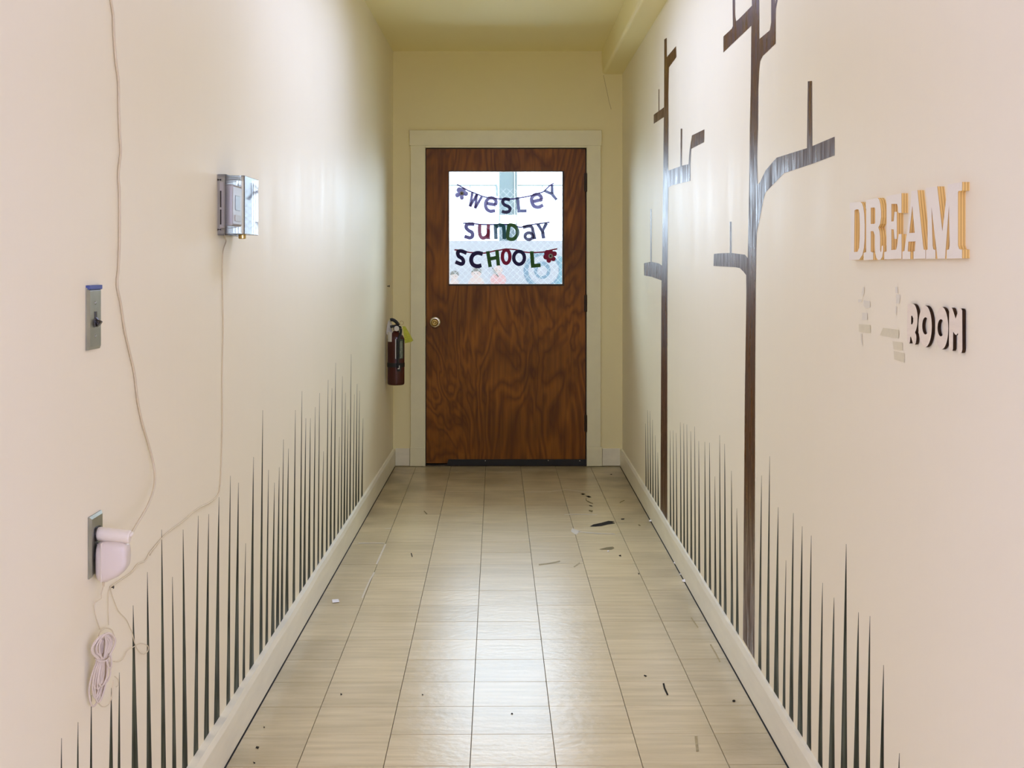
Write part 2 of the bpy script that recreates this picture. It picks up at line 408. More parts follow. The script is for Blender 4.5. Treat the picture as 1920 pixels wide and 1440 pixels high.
# end wall with the doorway cut out
DX0, DX1, DZ1 = (797.5-CX)/F*DY, (1100-CX)/F*DY, EYE+(CY-276.5)/F*DY
bm = B()
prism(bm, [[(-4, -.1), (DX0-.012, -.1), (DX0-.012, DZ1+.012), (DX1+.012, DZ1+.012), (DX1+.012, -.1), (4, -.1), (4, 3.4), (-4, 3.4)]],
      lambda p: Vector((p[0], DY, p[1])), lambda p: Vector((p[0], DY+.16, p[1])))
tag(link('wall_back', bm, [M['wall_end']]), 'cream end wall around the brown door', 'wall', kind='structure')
HX, HY = 3.2, -2.6
bm = B()
prism(bm, [[(wall_l(Y0), Y0), (-HX, Y0), (-HX, HY), (HX, HY), (HX, Y0), (wall_r(Y0), Y0), (wall_r(Y0)+WT, Y0+WT), (HX+WT, Y0+WT), (HX+WT, HY-WT), (-HX-WT, HY-WT), (-HX-WT, Y0+WT), (wall_l(Y0)-WT, Y0+WT)]],
      lambda p: Vector((p[0], p[1], -.1)), lambda p: Vector((p[0], p[1], CEIL)))
tag(link('wall_front', bm, M['hall']), 'white walls of the wide hall behind the viewer', 'wall', kind='structure')
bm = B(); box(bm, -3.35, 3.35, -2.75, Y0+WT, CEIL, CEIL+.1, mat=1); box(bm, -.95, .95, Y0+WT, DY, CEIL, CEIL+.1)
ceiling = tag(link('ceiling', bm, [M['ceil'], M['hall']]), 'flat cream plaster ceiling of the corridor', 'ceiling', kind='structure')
bm = B(); secs = []
for y, xl in ((Y0, .6347), (DY, .6136)):
    xr = wall_r(y)+.02; R_ = .018
    sec = [(xr, CEIL+.01), (xr, SOF)]+[(xl+R_-R_*math.sin(t), SOF+R_-R_*math.cos(t)) for t in [math.pi/2*k/5 for k in range(6)]]+[(xl-.006, CEIL+.01)]
    secs.append([bm.verts.new((x, y, z)) for x, z in sec])
n_ = len(secs[0])
for k in range(n_): bm.faces.new([secs[0][k], secs[0][(k+1) % n_], secs[1][(k+1) % n_], secs[1][k]])
bm.faces.new(secs[0]); bm.faces.new(secs[1][::-1])
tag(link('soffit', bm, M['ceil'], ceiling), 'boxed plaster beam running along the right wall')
lf = thing('ceiling_light', (0, 4.95, 2.66), 'long fluorescent ceiling light over the corridor', 'ceiling light')
bm = B(); prism(bm, [[(-.16, 3.78), (.16, 3.78), (.16, 6.12), (-.16, 6.12)], [(-.14, 3.80), (.14, 3.80), (.14, 6.10), (-.14, 6.10)]], lambda p: Vector((p[0], p[1], 2.65)), lambda p: Vector((p[0], p[1], CEIL)))
box(bm, -.14, .14, 3.8, 6.1, 2.70, CEIL); link('housing', bm, M['white_plastic'], lf)
# window frames added around the two unseen fill lights
for k, hx_ in ((1, -2.15), (2, 2.15)):
    bm = B(); x0, x1 = hx_-.70, hx_+.70
    prism(bm, [[(x0-.08, .57), (x1+.08, .57), (x1+.08, 2.43), (x0-.08, 2.43)], [(x0, .65), (x1, .65), (x1, 2.35), (x0, 2.35)]],
          lambda p: Vector((p[0], HY+.04, p[1])), lambda p: Vector((p[0], HY-.01, p[1])))
    tag(link('window_%d' % k, bm, M['trim']), 'added window frame around the unseen fill light on the %s' % ('left' if k == 1 else 'right'), 'window', kind='structure')

# floor slab, vinyl tiles one by one, the ones nearest and behind the viewer joined
bm = B(); box(bm, -.95, .95, Y0, DY+.17, -.1, -.0035); box(bm, -3.35, 3.35, -2.75, Y0, -.1, -.0035)
floor = tag(link('floor', bm, M['dark']), 'worn beige vinyl tile floor of the corridor', 'floor', kind='structure')
T = .2286; GA = .00996; GO = Vector((-.1043, 3.4038))
def clip(poly, n, d):
    out = []
    for i in range(len(poly)):
        a, b = poly[i], poly[(i+1) % len(poly)]
        da, db = a[0]*n[0]+a[1]*n[1]-d, b[0]*n[0]+b[1]*n[1]-d
        if da <= 0: out.append(a)
        if da*db < 0:
            t = da/(da-db); out.append((a[0]+(b[0]-a[0])*t, a[1]+(b[1]-a[1])*t))
    return out
ca, sa = math.cos(GA), math.sin(GA)
def grid(i, j): return (GO.x+ca*i*T-sa*j*T, GO.y+sa*i*T+ca*j*T)
g_ = .0005
def tile_bm(bm, poly, z1, sh=.0012):
    c = (sum(p[0] for p in poly)/len(poly), sum(p[1] for p in poly)/len(poly))
    def inset(p, d):
        v = Vector((p[0]-c[0], p[1]-c[1])); l = max(v.length, 1e-6); return (p[0]-v.x/l*d, p[1]-v.y/l*d)
    prism(bm, [poly], lambda p: Vector((*inset(p, .0012), z1)), lambda p: Vector((*p, -.0035)))
shared = None; rest = B()
for j in range(-26, 24):
    for i in (range(-5, 5) if j > -8 else range(-15, 16)):
        q = [grid(i, j), grid(i+1, j), grid(i+1, j+1), grid(i, j+1)]
        c0 = grid(i+.5, j+.5)
        q = [(c0[0]+(p[0]-c0[0])*(1-g_*2/T), c0[1]+(p[1]-c0[1])*(1-g_*2/T)) for p in q]
        p = clip(clip(clip(q, (1, .00167), .7396), (-1, 0), .7482), (0, 1), DY-.004) if c0[1] > Y0+.1 else clip(clip(q, (1, 0), 3.2), (-1, 0), 3.2)
        p = clip(p, (0, -1), 2.6) if p else p
        if len(p) < 3: continue
        area_ = abs(sum(p[k][0]*p[(k+1) % len(p)][1]-p[(k+1) % len(p)][0]*p[k][1] for k in range(len(p))))/2
        if area_ < .0015: continue
        if j < -3:
            tile_bm(rest, p, 0); continue
        whole = area_ > T*T*.985
        if whole and shared is not None:
            o = bpy.data.objects.new('floor_tile', shared.data); COL.objects.link(o); o.parent = floor
            o.location = Vector((*c0, 0))-floor.location
        else:
            bm = B(); tile_bm(bm, p, 0)
            o = link('floor_tile', bm, M['tile'], floor, loc=Vector((*c0, 0))-floor.location)
            if whole: shared = o
        if whole: o.rotation_euler = (random.gauss(0, .0016), random.gauss(0, .0012), random.choice((0, math.pi)))
        o.location.z += random.uniform(-.0002, .0002)
tag(link('floor_tiles_behind', rest, M['tile'], floor), kind='stuff')

# scuffs, wear and stains on the floor: each a thin mark of its own
def mark(poly, mat, label=None):
    bm = B(); prism(bm, [poly], lambda p: fl(p[0], p[1], .0012), lambda p: fl(p[0], p[1], -.0005))
    o = link('scuff_mark', bm, mat, floor)
    if label: o['label'] = label
mark([(1106, 987), (1113, 983), (1128, 980), (1141, 976.5), (1153, 977.5), (1148, 979), (1154, 981), (1140, 983), (1128, 986), (1116, 987)], M['scuff'], 'largest black scuff on the floor tiles')
mark([(1124, 1029.5), (1138, 1026), (1149, 1025), (1152, 1027), (1146, 1030), (1130, 1030)], M['scuff_olive'], 'olive smear on the floor tiles')
mark([(1088, 926), (1093, 925), (1098, 926.3), (1093, 928)], M['scuff'])
mark([(1098, 930), (1104, 929.5), (1109, 932), (1104, 933)], M['scuff'])
mark(ribbon([(1099, 934), (1099, 938), (1106, 942), (1112, 944)], 1.0), M['scuff_olive'])
mark([(1104, 947), (1110, 948), (1111, 949.5), (1106, 949)], M['scuff'])
mark([(1104, 956), (1112, 957), (1110, 960), (1104, 958)], M['scuff_olive'])
mark(ribbon([(1162, 943), (1164, 941), (1171, 938)], 1.3), M['scuff_olive'])
mark([(1164, 972.5), (1171, 972), (1170, 974), (1165, 974)], M['scuff'])
mark([(1196, 983), (1200, 984), (1202, 986.5), (1198, 985.5)], M['scuff_olive'])
mark([(1143, 889), (1148, 888.5), (1147, 890.5)], M['scuff'])
mark([(1160, 1041), (1164, 1040), (1165, 1043), (1161, 1042.6)], M['scuff'])
mark(ribbon([(1010, 1058.5), (1030, 1056), (1050, 1052)], 2.0), M['scuff_faint'])
mark(ribbon([(1076, 1063), (1083, 1058), (1087, 1055)], 2.2), M['scuff_faint'])
mark([(1196, 1074), (1199, 1075), (1197.5, 1078)], M['scuff'])
mark(ribbon([(1244, 1281), (1246, 1290), (1252, 1303)], 3.2), M['scuff'], 'curved black heel mark on the right of the floor')
mark(ell(1376, 1314, 3, 2.2, 9), M['scuff'])
mark([(1208, 1265), (1213, 1267), (1211, 1269), (1207, 1267)], M['scuff'])
mark(ribbon([(1332, 1208), (1342, 1225), (1350, 1241)], 2.6), M['scuff_faint'])
mark(ribbon([(1296, 1158), (1303, 1168), (1309, 1177)], 2.0), M['scuff_faint'])
mark(ribbon([(1305, 1380), (1306, 1393), (1308, 1408)], 5), M['scuff_faint'])
mark(ribbon([(771, 1037), (773, 1044)], 1.8), M['scuff'])
mark(ribbon([(795, 958), (801, 964)], 1.6), M['scuff_olive'])
mark([(481, 1399), (486, 1400), (484, 1404), (479, 1402)], M['scuff'])
mark([(494, 1362), (497, 1363), (495, 1365)], M['scuff'])
mark([(475, 1428), (479, 1430), (476, 1432)], M['scuff'])
mark([(638, 1300), (642, 1301), (639, 1304)], M['scuff'])
mark([(791, 1301), (794, 1302), (792, 1304)], M['scuff'])
mark(ell(960, 1338, 1.8, 1.6, 8), M['scuff'])
mark([(720, 991), (733, 989.5), (735, 991), (722, 992)], M['wax'], 'pale wax streak on the floor tiles')
mark(ribbon([(672, 1018.5), (700, 1018), (721, 1018.5)], 1.2), M['wax'])
mark(ribbon([(723, 1020), (713, 1042), (706, 1058)], 3.0), M['wax'])
mark(ribbon([(702, 1073), (694, 1087), (686, 1104), (679, 1121)], 2.6), M['wax'])
mark(ribbon([(985, 922.5), (1030, 922), (1060, 918), (1100, 922.5)], 1.0), M['wax'])
mark(ribbon([(1058, 965), (1080, 964), (1120, 965)], 1.2), M['wax'])
mark(ribbon([(1085, 997), (1120, 1000), (1153, 1001)], 1.4), M['wax'])
mark([(1073, 990), (1088, 996), (1080, 1003), (1070, 996)], M['wax'])

# baseboards
FX_L, FX_R = -.7505, lambda y: .7420-.00167*y
def baseboard(name, face, wall, label, sgn):
    bm = B(); rings = []
    for k in range(29):
        y = Y0+(DY-Y0)*k/28
        xf, xw = face(y), wall(y)+sgn*.01
        wob = .0012*math.sin(y*5.1)+.001*math.sin(y*13.7+1)
        rings.append([bm.verts.new(c) for c in ((xf, y, .004), (xf+sgn*(.001+wob), y, .098), (xf+sgn*(.008+wob*1.5), y, .113), (xw, y, .1165), (xw, y, .004))])
    for a, b in zip(rings, rings[1:]):
        for k in range(5): bm.faces.new([a[k], a[(k+1) % 5], b[(k+1) % 5], b[k]])
    bm.faces.new(rings[0]); bm.faces.new(rings[-1][::-1])
    return tag(link(name, bm, M['base']), label, 'baseboard', kind='structure')
baseboard('baseboard_left', lambda y: FX_L, wall_l, 'scuffed cream baseboard along the left wall', -1)
baseboard('baseboard_right', FX_R, wall_r, 'chipped cream baseboard along the right wall', 1)
bb = thing('baseboard_back', (0, DY-.01, 0), 'two short cream baseboard pieces beside the door casing', 'baseboard', kind='structure')
for a, b in ((741.5, 768.4), (1129.2, 1162.5)):
    bm = B(); box(bm, (a-CX)/F*DY, (b-CX)/F*DY, DY-.013, DY+.002, .004, EYE-(840.5-CY)/F*DY, .002); link('baseboard_piece', bm, M['base'], bb)

# door casing
YC = DY-.018
def zx(px, py, y=YC): return (px-CX)/F*y, EYE-(py-CY)/F*y
cas = thing('trim_1', (0, DY, 0), 'flat cream casing boards framing the brown door', 'door casing', kind='structure')
for nm, a, b, c, d, y in (('side_casing', 769.8, 796.2, 272.8, 839, YC), ('side_casing', 1101, 1126.6, 272.8, 838, YC), ('head_casing', 767.6, 1128.3, 244.2, 272.8, YC-.003),
                          ('plinth_block', 768.9, 797, 839, 874, YC-.003), ('plinth_block', 1100.3, 1128.8, 838, 874, YC-.003)):
    x0, z1 = zx(a, c); x1, z0 = zx(b, d); bm = B(); box(bm, x0, x1, y, DY+.001, max(z0, .003), z1, .0018); link(nm, bm, M['trim'], cas)
x0, _ = zx(796.6, 0, DY); x1, zt = zx(1100.4, 276.5, DY)
for q in (((x0-.012, x0+.004), (.0, zt)), ((x1-.002, x1+.012), (.0, zt)), ((x0-.012, x1+.012), (zt-.002, zt+.012))):
    bm = B(); box(bm, *q[0], DY-.010, DY+.15, *q[1]); link('jamb', bm, M['trim'], cas)
for q in ((x0-.012, x0+.020, .0, zt), (x1-.020, x1+.012, .0, zt), (x0, x1, zt-.020, zt+.012)):
    bm = B(); box(bm, q[0], q[1], DY+.0425, DY+.062, q[2], q[3]); link('door_stop', bm, M['hinge'], cas)
bm = B(); box(bm, x0-.012, x1+.012, DY-.002, DY+.15, -.05, .010, .002); box(bm, x0-.012, x1+.012, DY+.043, DY+.10, .0, .06); link('threshold', bm, M['hinge'], cas)
# casing of the side doorway at the right edge
t2 = thing('trim_2', (.75, 1.88, 0), 'pale doorway casing at the right edge of the view', 'door casing', kind='structure')
bm = B(); box(bm, wall_r(1.88)-.004, wall_r(1.88)+.01, 1.76, 1.921, .117, 2.1, .002); link('side_casing', bm, M['wall'], t2)

# door
DF = DY-.004
sx0, sz1 = zx(799.6, 279.3, DF); sx1, sz0 = zx(1097.3, 868.5, DF)
wx0, wz1 = zx(842, 321.5, DF); wx1, wz0 = zx(1054.5, 532.5, DF)
door = thing('door_1', ((sx0+sx1)/2, DY, 0), 'brown wood veneer door with a square window at the corridor end', 'door', kind='structure')
bm = B(); prism(bm, [[(sx0, sz0), (sx1, sz0), (sx1, sz1), (sx0, sz1)], [(wx0, wz0), (wx1, wz0), (wx1, wz1), (wx0, wz1)]],
                lambda p: Vector((p[0], DF, p[1])), lambda p: Vector((p[0], DF+.045, p[1])))
slab = link('door_slab', bm, M['door'], door)
bw = .0115
bm = B(); prism(bm, [[(wx0-.004, wz0-bw), (wx1+bw, wz0-bw), (wx1+bw, wz1+.004), (wx0-.004, wz1+.004)], [(wx0, wz0), (wx1, wz0), (wx1, wz1), (wx0, wz1)]],
                lambda p: Vector((p[0], DF-.004, p[1])), lambda p: Vector((p[0], DF+.012, p[1])))
link('glazing_bead', bm, M['hinge'], door)
bm = B(); box(bm, wx0-.004, wx1+.004, DF+.028, DF+.032, wz0-.004, wz1+.004); link('window_pane', bm, M['glass'], door)
kx, kz = zx(816, 604, DF)
bm = B(); lathe(bm, [(0, .036), (.006, .036), (.010, .031), (.011, .02)], (kx, DF, kz), (0, -1, 0)); knob = link('knob_rose', bm, M['brass_rose'], door, smooth=True)
bm = B(); lathe(bm, [(.009, .012), (.028, .012), (.034, .020), (.044, .0245), (.054, .023), (.060, .017), (.0605, .012), (.058, .010), (.058, 0)], (kx, DF, kz), (0, -1, 0)); link('knob', bm, M['brass'], knob, smooth=True)
bm = B(); lathe(bm, [(.058, .0055), (.062, .0055), (.062, .002)], (kx, DF, kz), (0, -1, 0), 14); link('lock_button', bm, M['brass'], knob)
hx, _ = zx(1098.6, 0, DF)
for a, b in ((324, 360), (552, 585), (777, 810)):
    _, z1 = zx(0, a, DF); _, z0 = zx(0, b, DF)
    bm = B(); lathe(bm, [(0, .003), (.004, .0075), (z1-z0-.004, .0075), (z1-z0, .003)], (hx, DF-.006, z0), (0, 0, 1), 14)
    box(bm, hx-.011, hx+.010, DF-.003, DF+.002, z0+.004, z1-.004); link('hinge', bm, M['hinge'], door)
wx, z1 = zx(841, 861, DF); wxb, z0 = zx(1098.5, 872, DF)
bm = B(); prism(bm, [[(wx-.012, z0), (wxb, z0), (wxb, z1), (wx, z1)]], lambda p: Vector((p[0], DF-.010, p[1])), lambda p: Vector((p[0], DF+.001, p[1])))
sweep = link('door_sweep', bm, M['black_rubber'], door)
for px, py in ((910, 863.5), (1028, 863), (1087, 863.5)):
    x, z = zx(px, py, DF); bm = B(); lathe(bm, [(0, .0035), (.002, .003), (.0025, .001)], (x, DF-.010, z), (0, -1, 0), 10); link('screw', bm, M['chrome'], sweep)
lx, lz = zx(797.5, 604, DF)
bm = B(); box(bm, lx-.004, lx+.003, DF-.004, DF+.01, lz-.03, lz+.03); link('strike_plate', bm, M['brass'], door)

# ================================================================== PAINTED MURALS (paint belongs to the wall)
def blade(parent, side, tx, ty, bx, hw):
    f = rw if side > 0 else lw
    tip = f(tx, ty)
    y_b = f(bx, 600).y; z_b = .116
    n = 7; Lp, Rp = [], []
    for k in range(n+1):
        t = k/n; yc = y_b+(tip.y-y_b)*t**1.3; z = z_b+(tip.z-z_b)*t
        h = hw*(1-t)**.62*(1-.45*t)
        Lp.append((yc-h, z)); Rp.append((yc+h, z))
    loop = Lp[:-1]+[(tip.y, tip.z)]+Rp[:-1][::-1]
    wf = wall_r if side > 0 else wall_l
    bm = B(); prism(bm, [loop], lambda p: Vector((wf(p[0])-side*.0006, p[0], p[1])), lambda p: Vector((wf(p[0])+side*.001, p[0], p[1])))
    return link('painted_grass_blade', bm, M['grass'], parent)
LEFT = [(115, 1384), (146, 1354), (171, 1303), (208.5, 1290), (223.6, 1261), (249.5, 1135), (276, 1072.6), (302.8, 992.8), (323, 1081.6), (343, 992.8),
        (371.5, 967), (391.2, 964), (410.4, 932), (431.8, 892), (447, 905), (460.5, 1018.6), (475.2, 857), (492.5, 769), (503.3, 881), (514.5, 905), (523.5, 876),
        (531.4, 824), (540.7, 841), (553.8, 769), (566, 733), (573.3, 784), (582, 784), (591, 763), (599.2, 737), (606.5, 846), (615.1, 712), (622.2, 728),
        (629.2, 680), (636.2, 819), (642, 705.5), (647.7, 736), (652.5, 768), (658.3, 664), (664.3, 739), (669.5, 720), (674.2, 733), (680.6, 784)]
for i, (x, y) in enumerate(LEFT):
    k = max(.35, (957-x)/600)
    lean = (3.5 if 225 < x < 350 else (-1 if x < 225 else -4.5))*k
    blade(wall_left, -1, x, y, x+lean, random.uniform(.022, .033)*(.6 if x in (460.5, 171, 115, 146, 223.6, 323) else 1))
RIGHT = [(1210.5, 794), (1214.5, 769), (1218.8, 770.7), (1223.5, 787), (1228.6, 816), (1233.3, 848), (1256.4, 806.8), (1262.2, 806.8), (1268, 812), (1275.9, 792),
         (1282, 794), (1288, 796), (1295.4, 808.6), (1302.6, 799.6), (1310.2, 826.6), (1321.7, 828.4), (1330.4, 830), (1340.5, 893.4), (1349.5, 815.8), (1358.9, 832),
         (1371.6, 882.6), (1381.7, 953), (1428.2, 891.6), (1443.4, 855.5), (1459.3, 951), (1474, 1050.5), (1487.8, 962), (1504.3, 986.9), (1521.3, 1004),
         (1542.5, 1092.8), (1564, 1120.6), (1587, 1019.9), (1609.9, 1148), (1631.4, 1155), (1657, 1247), (1686.6, 1412)]
for i, (x, y) in enumerate(RIGHT):
    k = max(.3, (x-957)/600)
    blade(wall_right, 1, x, y, x+(-4.5*k if x > 1420 else 1.0), random.uniform(.021, .03)*(1.25 if x in (1459.3, 1587) else .7 if x in (1474, 1686.6) else 1))
def mural(parent, outline, label):
    fine = []
    n = len(outline)
    for i in range(n):            # long edges get extra points so the band follows the wall
        a, b = outline[i], outline[(i+1) % n]; k = max(1, int(math.dist(a, b)//60))
        fine += [(a[0]+(b[0]-a[0])*q/k, a[1]+(b[1]-a[1])*q/k) for q in range(k)]
    bm = B(); prism(bm, [fine], lambda p: rw(p[0], p[1], .0006), lambda p: rw(p[0], p[1], -.001))
    return tag(link('painted_tree', bm, M['tree'], parent), label)
TREE2 = [(1393, 1199), (1396.5, 740), (1399.5, 545), (1399, 516), (1394.6, 510), (1387, 502.5), (1379.5, 501), (1337.8, 498.7), (1338.6, 476), (1349, 475), (1368.3, 474.4),
         (1368.3, 415.6), (1371.6, 415.6), (1371.6, 474.4), (1396.8, 477.6), (1402, 484), (1403.6, 402), (1405.4, 294.6), (1405.8, 240), (1407.5, 166.7), (1408.7, 48),
         (1356.3, 98.3), (1356.3, 68.3), (1371.7, 54), (1374, 49), (1373, -40), (1377.8, -40), (1378.3, 28), (1380, 40), (1385, 36), (1409.7, 10.8), (1409.7, -140),
         (1422.5, -140), (1423.7, 73.3), (1443.3, 56.7), (1445.8, 41.7), (1446, -60), (1453, -60), (1453.2, 8), (1462, -40), (1466, -38), (1454.5, 17), (1454.2, 81.7), (1430, 105), (1425, 115),
         (1423.3, 133), (1421.7, 166.7), (1421.2, 240), (1419.4, 294.6), (1420.5, 346.3), (1424.7, 342), (1435.5, 319.4), (1456, 295.7), (1513, 277.8),
         (1514.6, 152.5), (1522.3, 151.7), (1522.8, 274), (1564.7, 256.3), (1564.7, 291.4), (1524.9, 306.4), (1470, 324.7), (1435.5, 360.3), (1431.2, 374.3), (1424.7, 408.7),
         (1418.7, 436.7), (1417.9, 466.9), (1416.8, 540), (1415.6, 740), (1414.5, 1236)]
TREE1 = [(1238.3, 955), (1239.2, 740), (1240, 560), (1240.4, 525.7), (1222.2, 519.1), (1207.7, 516.5), (1207.4, 493.6), (1219.6, 490.9), (1219.6, 391.9), (1221.7, 391.9), (1221.7, 490.9),
         (1235.4, 494), (1241.3, 498), (1242, 443.9), (1244.7, 219.6), (1225.7, 232.2), (1225.7, 215), (1234.6, 208.5), (1234.6, 167.3), (1236.2, 167.3), (1236.2, 207.7), (1245, 201),
         (1245.4, 74), (1250, 70.8), (1250.3, 107), (1267.5, 86.4), (1268.3, 107), (1254.2, 126.4), (1253.1, 180), (1253.4, 232.8), (1252.8, 319.5), (1255.2, 319.3), (1275.4, 312),
         (1276.3, 241.2), (1279.2, 241.2), (1278.4, 310.6), (1290.8, 308), (1293, 280.3), (1297.4, 253.9), (1320.7, 242.5), (1320.1, 266.3), (1296.1, 279), (1294.5, 306.7), (1294.5, 339.1),
         (1259.2, 347.6), (1253.4, 351.5), (1252, 417.5), (1251.2, 560), (1251, 740), (1251, 976)]
mural(wall_right, TREE2, 'taller brown painted tree nearer the wooden letters')
mural(wall_right, TREE1, 'slimmer brown painted tree nearer the door')

# ================================================================== WOODEN LETTERS ON THE RIGHT WALL
def wall_letter(name, loops, crop, thick, mats, label, cat, group, gap=0.):
    ox, oy, s = crop
    L2 = [[(ox+x/s, oy+y/s) for x, y in l] for l in loops]
    fr = lambda p: rw(p[0], p[1], thick+gap)
    def bk(p):
        v = rw(p[0], p[1], thick+gap); return Vector((wall_r(v.y)-gap, v.y, v.z))
    bm = B(); prism(bm, L2, fr, bk, 0, 1)
    return tag(link(name, bm, mats), label, cat, group)
C1 = (1580, 330, 7.68)
DREAM = {
 'D': [[(100, 385), (180, 376), (255, 374), (280, 395), (298, 450), (310, 540), (318, 700), (316, 900), (306, 1040), (285, 1135), (240, 1205), (95, 1212), (95, 1105), (118, 1092), (118, 485), (100, 472)],
       [(172, 492), (205, 478), (230, 484), (241, 540), (247, 700), (245, 900), (236, 1035), (215, 1090), (165, 1095)]],
 'R': [[(333, 346), (505, 316), (528, 345), (543, 410), (552, 500), (552, 600), (540, 690), (515, 740), (530, 790), (540, 880), (540, 1060), (547, 1095), (556, 1085), (563, 1010), (582, 1000), (583, 1080), (570, 1165), (545, 1205), (508, 1208), (482, 1175), (466, 1090), (462, 1000), (462, 850), (440, 794), (405, 794), (405, 1090), (440, 1103), (440, 1206), (302, 1212), (302, 1108), (338, 1095), (338, 475), (333, 465)],
       [(405, 457), (458, 453), (468, 475), (468, 672), (460, 688), (405, 691)]],
 'E': [[(627, 292), (847, 248), (847, 531), (803, 531), (797, 455), (782, 402), (702, 402), (702, 656), (735, 652), (745, 516), (780, 516), (780, 906), (745, 906), (735, 770), (702, 766), (702, 1066), (770, 1060), (785, 1000), (806, 836), (848, 836), (848, 1190), (598, 1201), (598, 1096), (632, 1085), (632, 396), (627, 390)]],
 'A': [[(988, 216), (1077, 204), (1158, 1000), (1168, 1058), (1193, 1065), (1193, 1190), (1020, 1195), (1020, 1086), (1044, 1080), (1050, 940), (947, 946), (938, 1085), (975, 1091), (975, 1196), (860, 1197), (860, 1090), (888, 1080), (940, 700), (985, 330)],
       [(1003, 428), (1037, 818), (960, 821)]],
 'M': [[(1199, 172), (1362, 150), (1437, 800), (1513, 120), (1719, 86), (1719, 211), (1668, 216), (1661, 240), (1661, 1000), (1678, 1052), (1719, 1062), (1719, 1186), (1498, 1190), (1498, 1066), (1530, 1055), (1540, 1000), (1531, 424), (1474, 1190), (1366, 1191), (1278, 446), (1296, 1000), (1306, 1055), (1336, 1066), (1336, 1192), (1199, 1193), (1199, 1070), (1224, 1055), (1222, 600), (1214, 300), (1199, 292)]]}
DL = {'D': 'white-faced plywood slab letter D, first of the upper word DREAM', 'R': 'white-faced plywood slab letter R in the upper word DREAM',
      'E': 'white-faced plywood slab letter E in the upper word DREAM', 'A': 'white-faced plywood slab letter A in the upper word DREAM',
      'M': 'white-faced plywood slab letter M, largest of the upper word DREAM'}
for ch, loops in DREAM.items():
    wall_letter('wooden_letter', loops, C1, .0125, [M['ply_face'], M['ply_edge']], DL[ch], 'letter', 'plywood letters of the upper word')
C2 = (1600, 520, 8.348)
ROOM = [('R', [soft([(850, 440), (872, 414), (915, 412), (950, 422), (978, 465), (998, 540), (1006, 640), (1000, 740), (984, 815), (967, 862), (982, 900), (986, 960), (976, 1030), (958, 1052), (936, 1040), (922, 1000), (908, 950), (896, 925), (890, 960), (886, 1010), (876, 1034), (854, 1024), (843, 990), (841, 900), (843, 600)], 3, True),
              [(905, 600), (924, 604), (937, 640), (937, 695), (924, 735), (904, 735)]], 'R', 'dark-edged pale wooden letter R, first of the lower word ROOM'),
        ('O', [ell(1123, 767, 105, 326, 36), ell(1128, 760, 50, 135, 24)], 'O', 'dark-edged pale wooden letter O next to the R of ROOM'),
        ('O', [ell(1383, 795, 103, 332, 36), ell(1370, 790, 52, 135, 24)], 'O', 'dark-edged pale wooden letter O next to the M of ROOM'),
        ('M', [[(1500, 500), (1515, 476), (1538, 476), (1552, 492), (1602, 650), (1645, 505), (1662, 486), (1690, 490), (1704, 520), (1706, 1130), (1695, 1180), (1670, 1185), (1645, 1160), (1638, 1110), (1638, 870), (1622, 896), (1603, 903), (1583, 880), (1562, 850), (1560, 1120), (1550, 1150), (1525, 1148), (1502, 1120), (1496, 1060)]], 'M', 'dark-edged pale wooden letter M, last of the lower word ROOM')]
for ch, loops, _, lab in ROOM:
    wall_letter('wooden_letter', loops, C2, .0055, [M['room_face'], M['burnt']], lab, 'letter', 'dark-edged letters of the lower word', gap=.0012)
# tape left where other letters were
TAPES = [([(85, 733), (265, 745), (268, 870), (88, 850)], 'tape', 'widest masking tape scrap in the left column below DREAM'),
         ([(140, 552), (220, 558), (218, 670), (138, 664)], 'tape_res', 'faint small square tape scrap in the left column below DREAM'),
         ([(160, 360), (262, 375), (262, 470), (190, 490), (160, 440)], 'tape_res', 'faint rounded tape scrap near the top of the left column'),
         ([(75, 345), (135, 342), (135, 380), (78, 396)], 'tape_res', 'tiny faint tape sliver left of the rounded scrap'),
         ([(128, 260), (150, 150), (172, 145), (165, 270), (140, 305)], 'tape_res', 'topmost thin tape residue of the left column'),
         ([(112, 880), (135, 885), (142, 1060), (118, 1000)], 'tape_res', 'lowest thin tape residue of the left column'),
         ([(415, 905), (465, 790), (715, 822), (710, 955), (600, 940)], 'tape', 'large slanted masking tape strip left of the letter R of ROOM'),
         ([(615, 1000), (768, 1018), (770, 1145), (630, 1128)], 'tape', 'masking tape square under the slanted tape strip'),
         ([(630, 1150), (798, 1188), (800, 1335), (640, 1285)], 'tape', 'lowest masking tape square below the word ROOM'),
         ([(668, 265), (735, 270), (720, 415), (668, 405)], 'tape_res', 'faint tape patch above and left of the letter R of ROOM'),
         ([(655, 150), (690, 148), (700, 245), (660, 250)], 'tape_res', 'small faint tape residue at the top of the middle column'),
         ([(660, 450), (680, 455), (670, 590), (655, 560)], 'tape_res', 'thin tape residue in the middle column above the slanted strip')]
for lp, mt, lab in TAPES:
    L2 = [(C2[0]+x/C2[2], C2[1]+y/C2[2]) for x, y in lp]
    bm = B(); prism(bm, [L2], lambda p: rw(p[0], p[1], .0009), lambda p: rw(p[0], p[1], -.0002))
    tag(link('tape_strip', bm, M[mt]), lab, 'tape', 'tape scraps on the right wall')

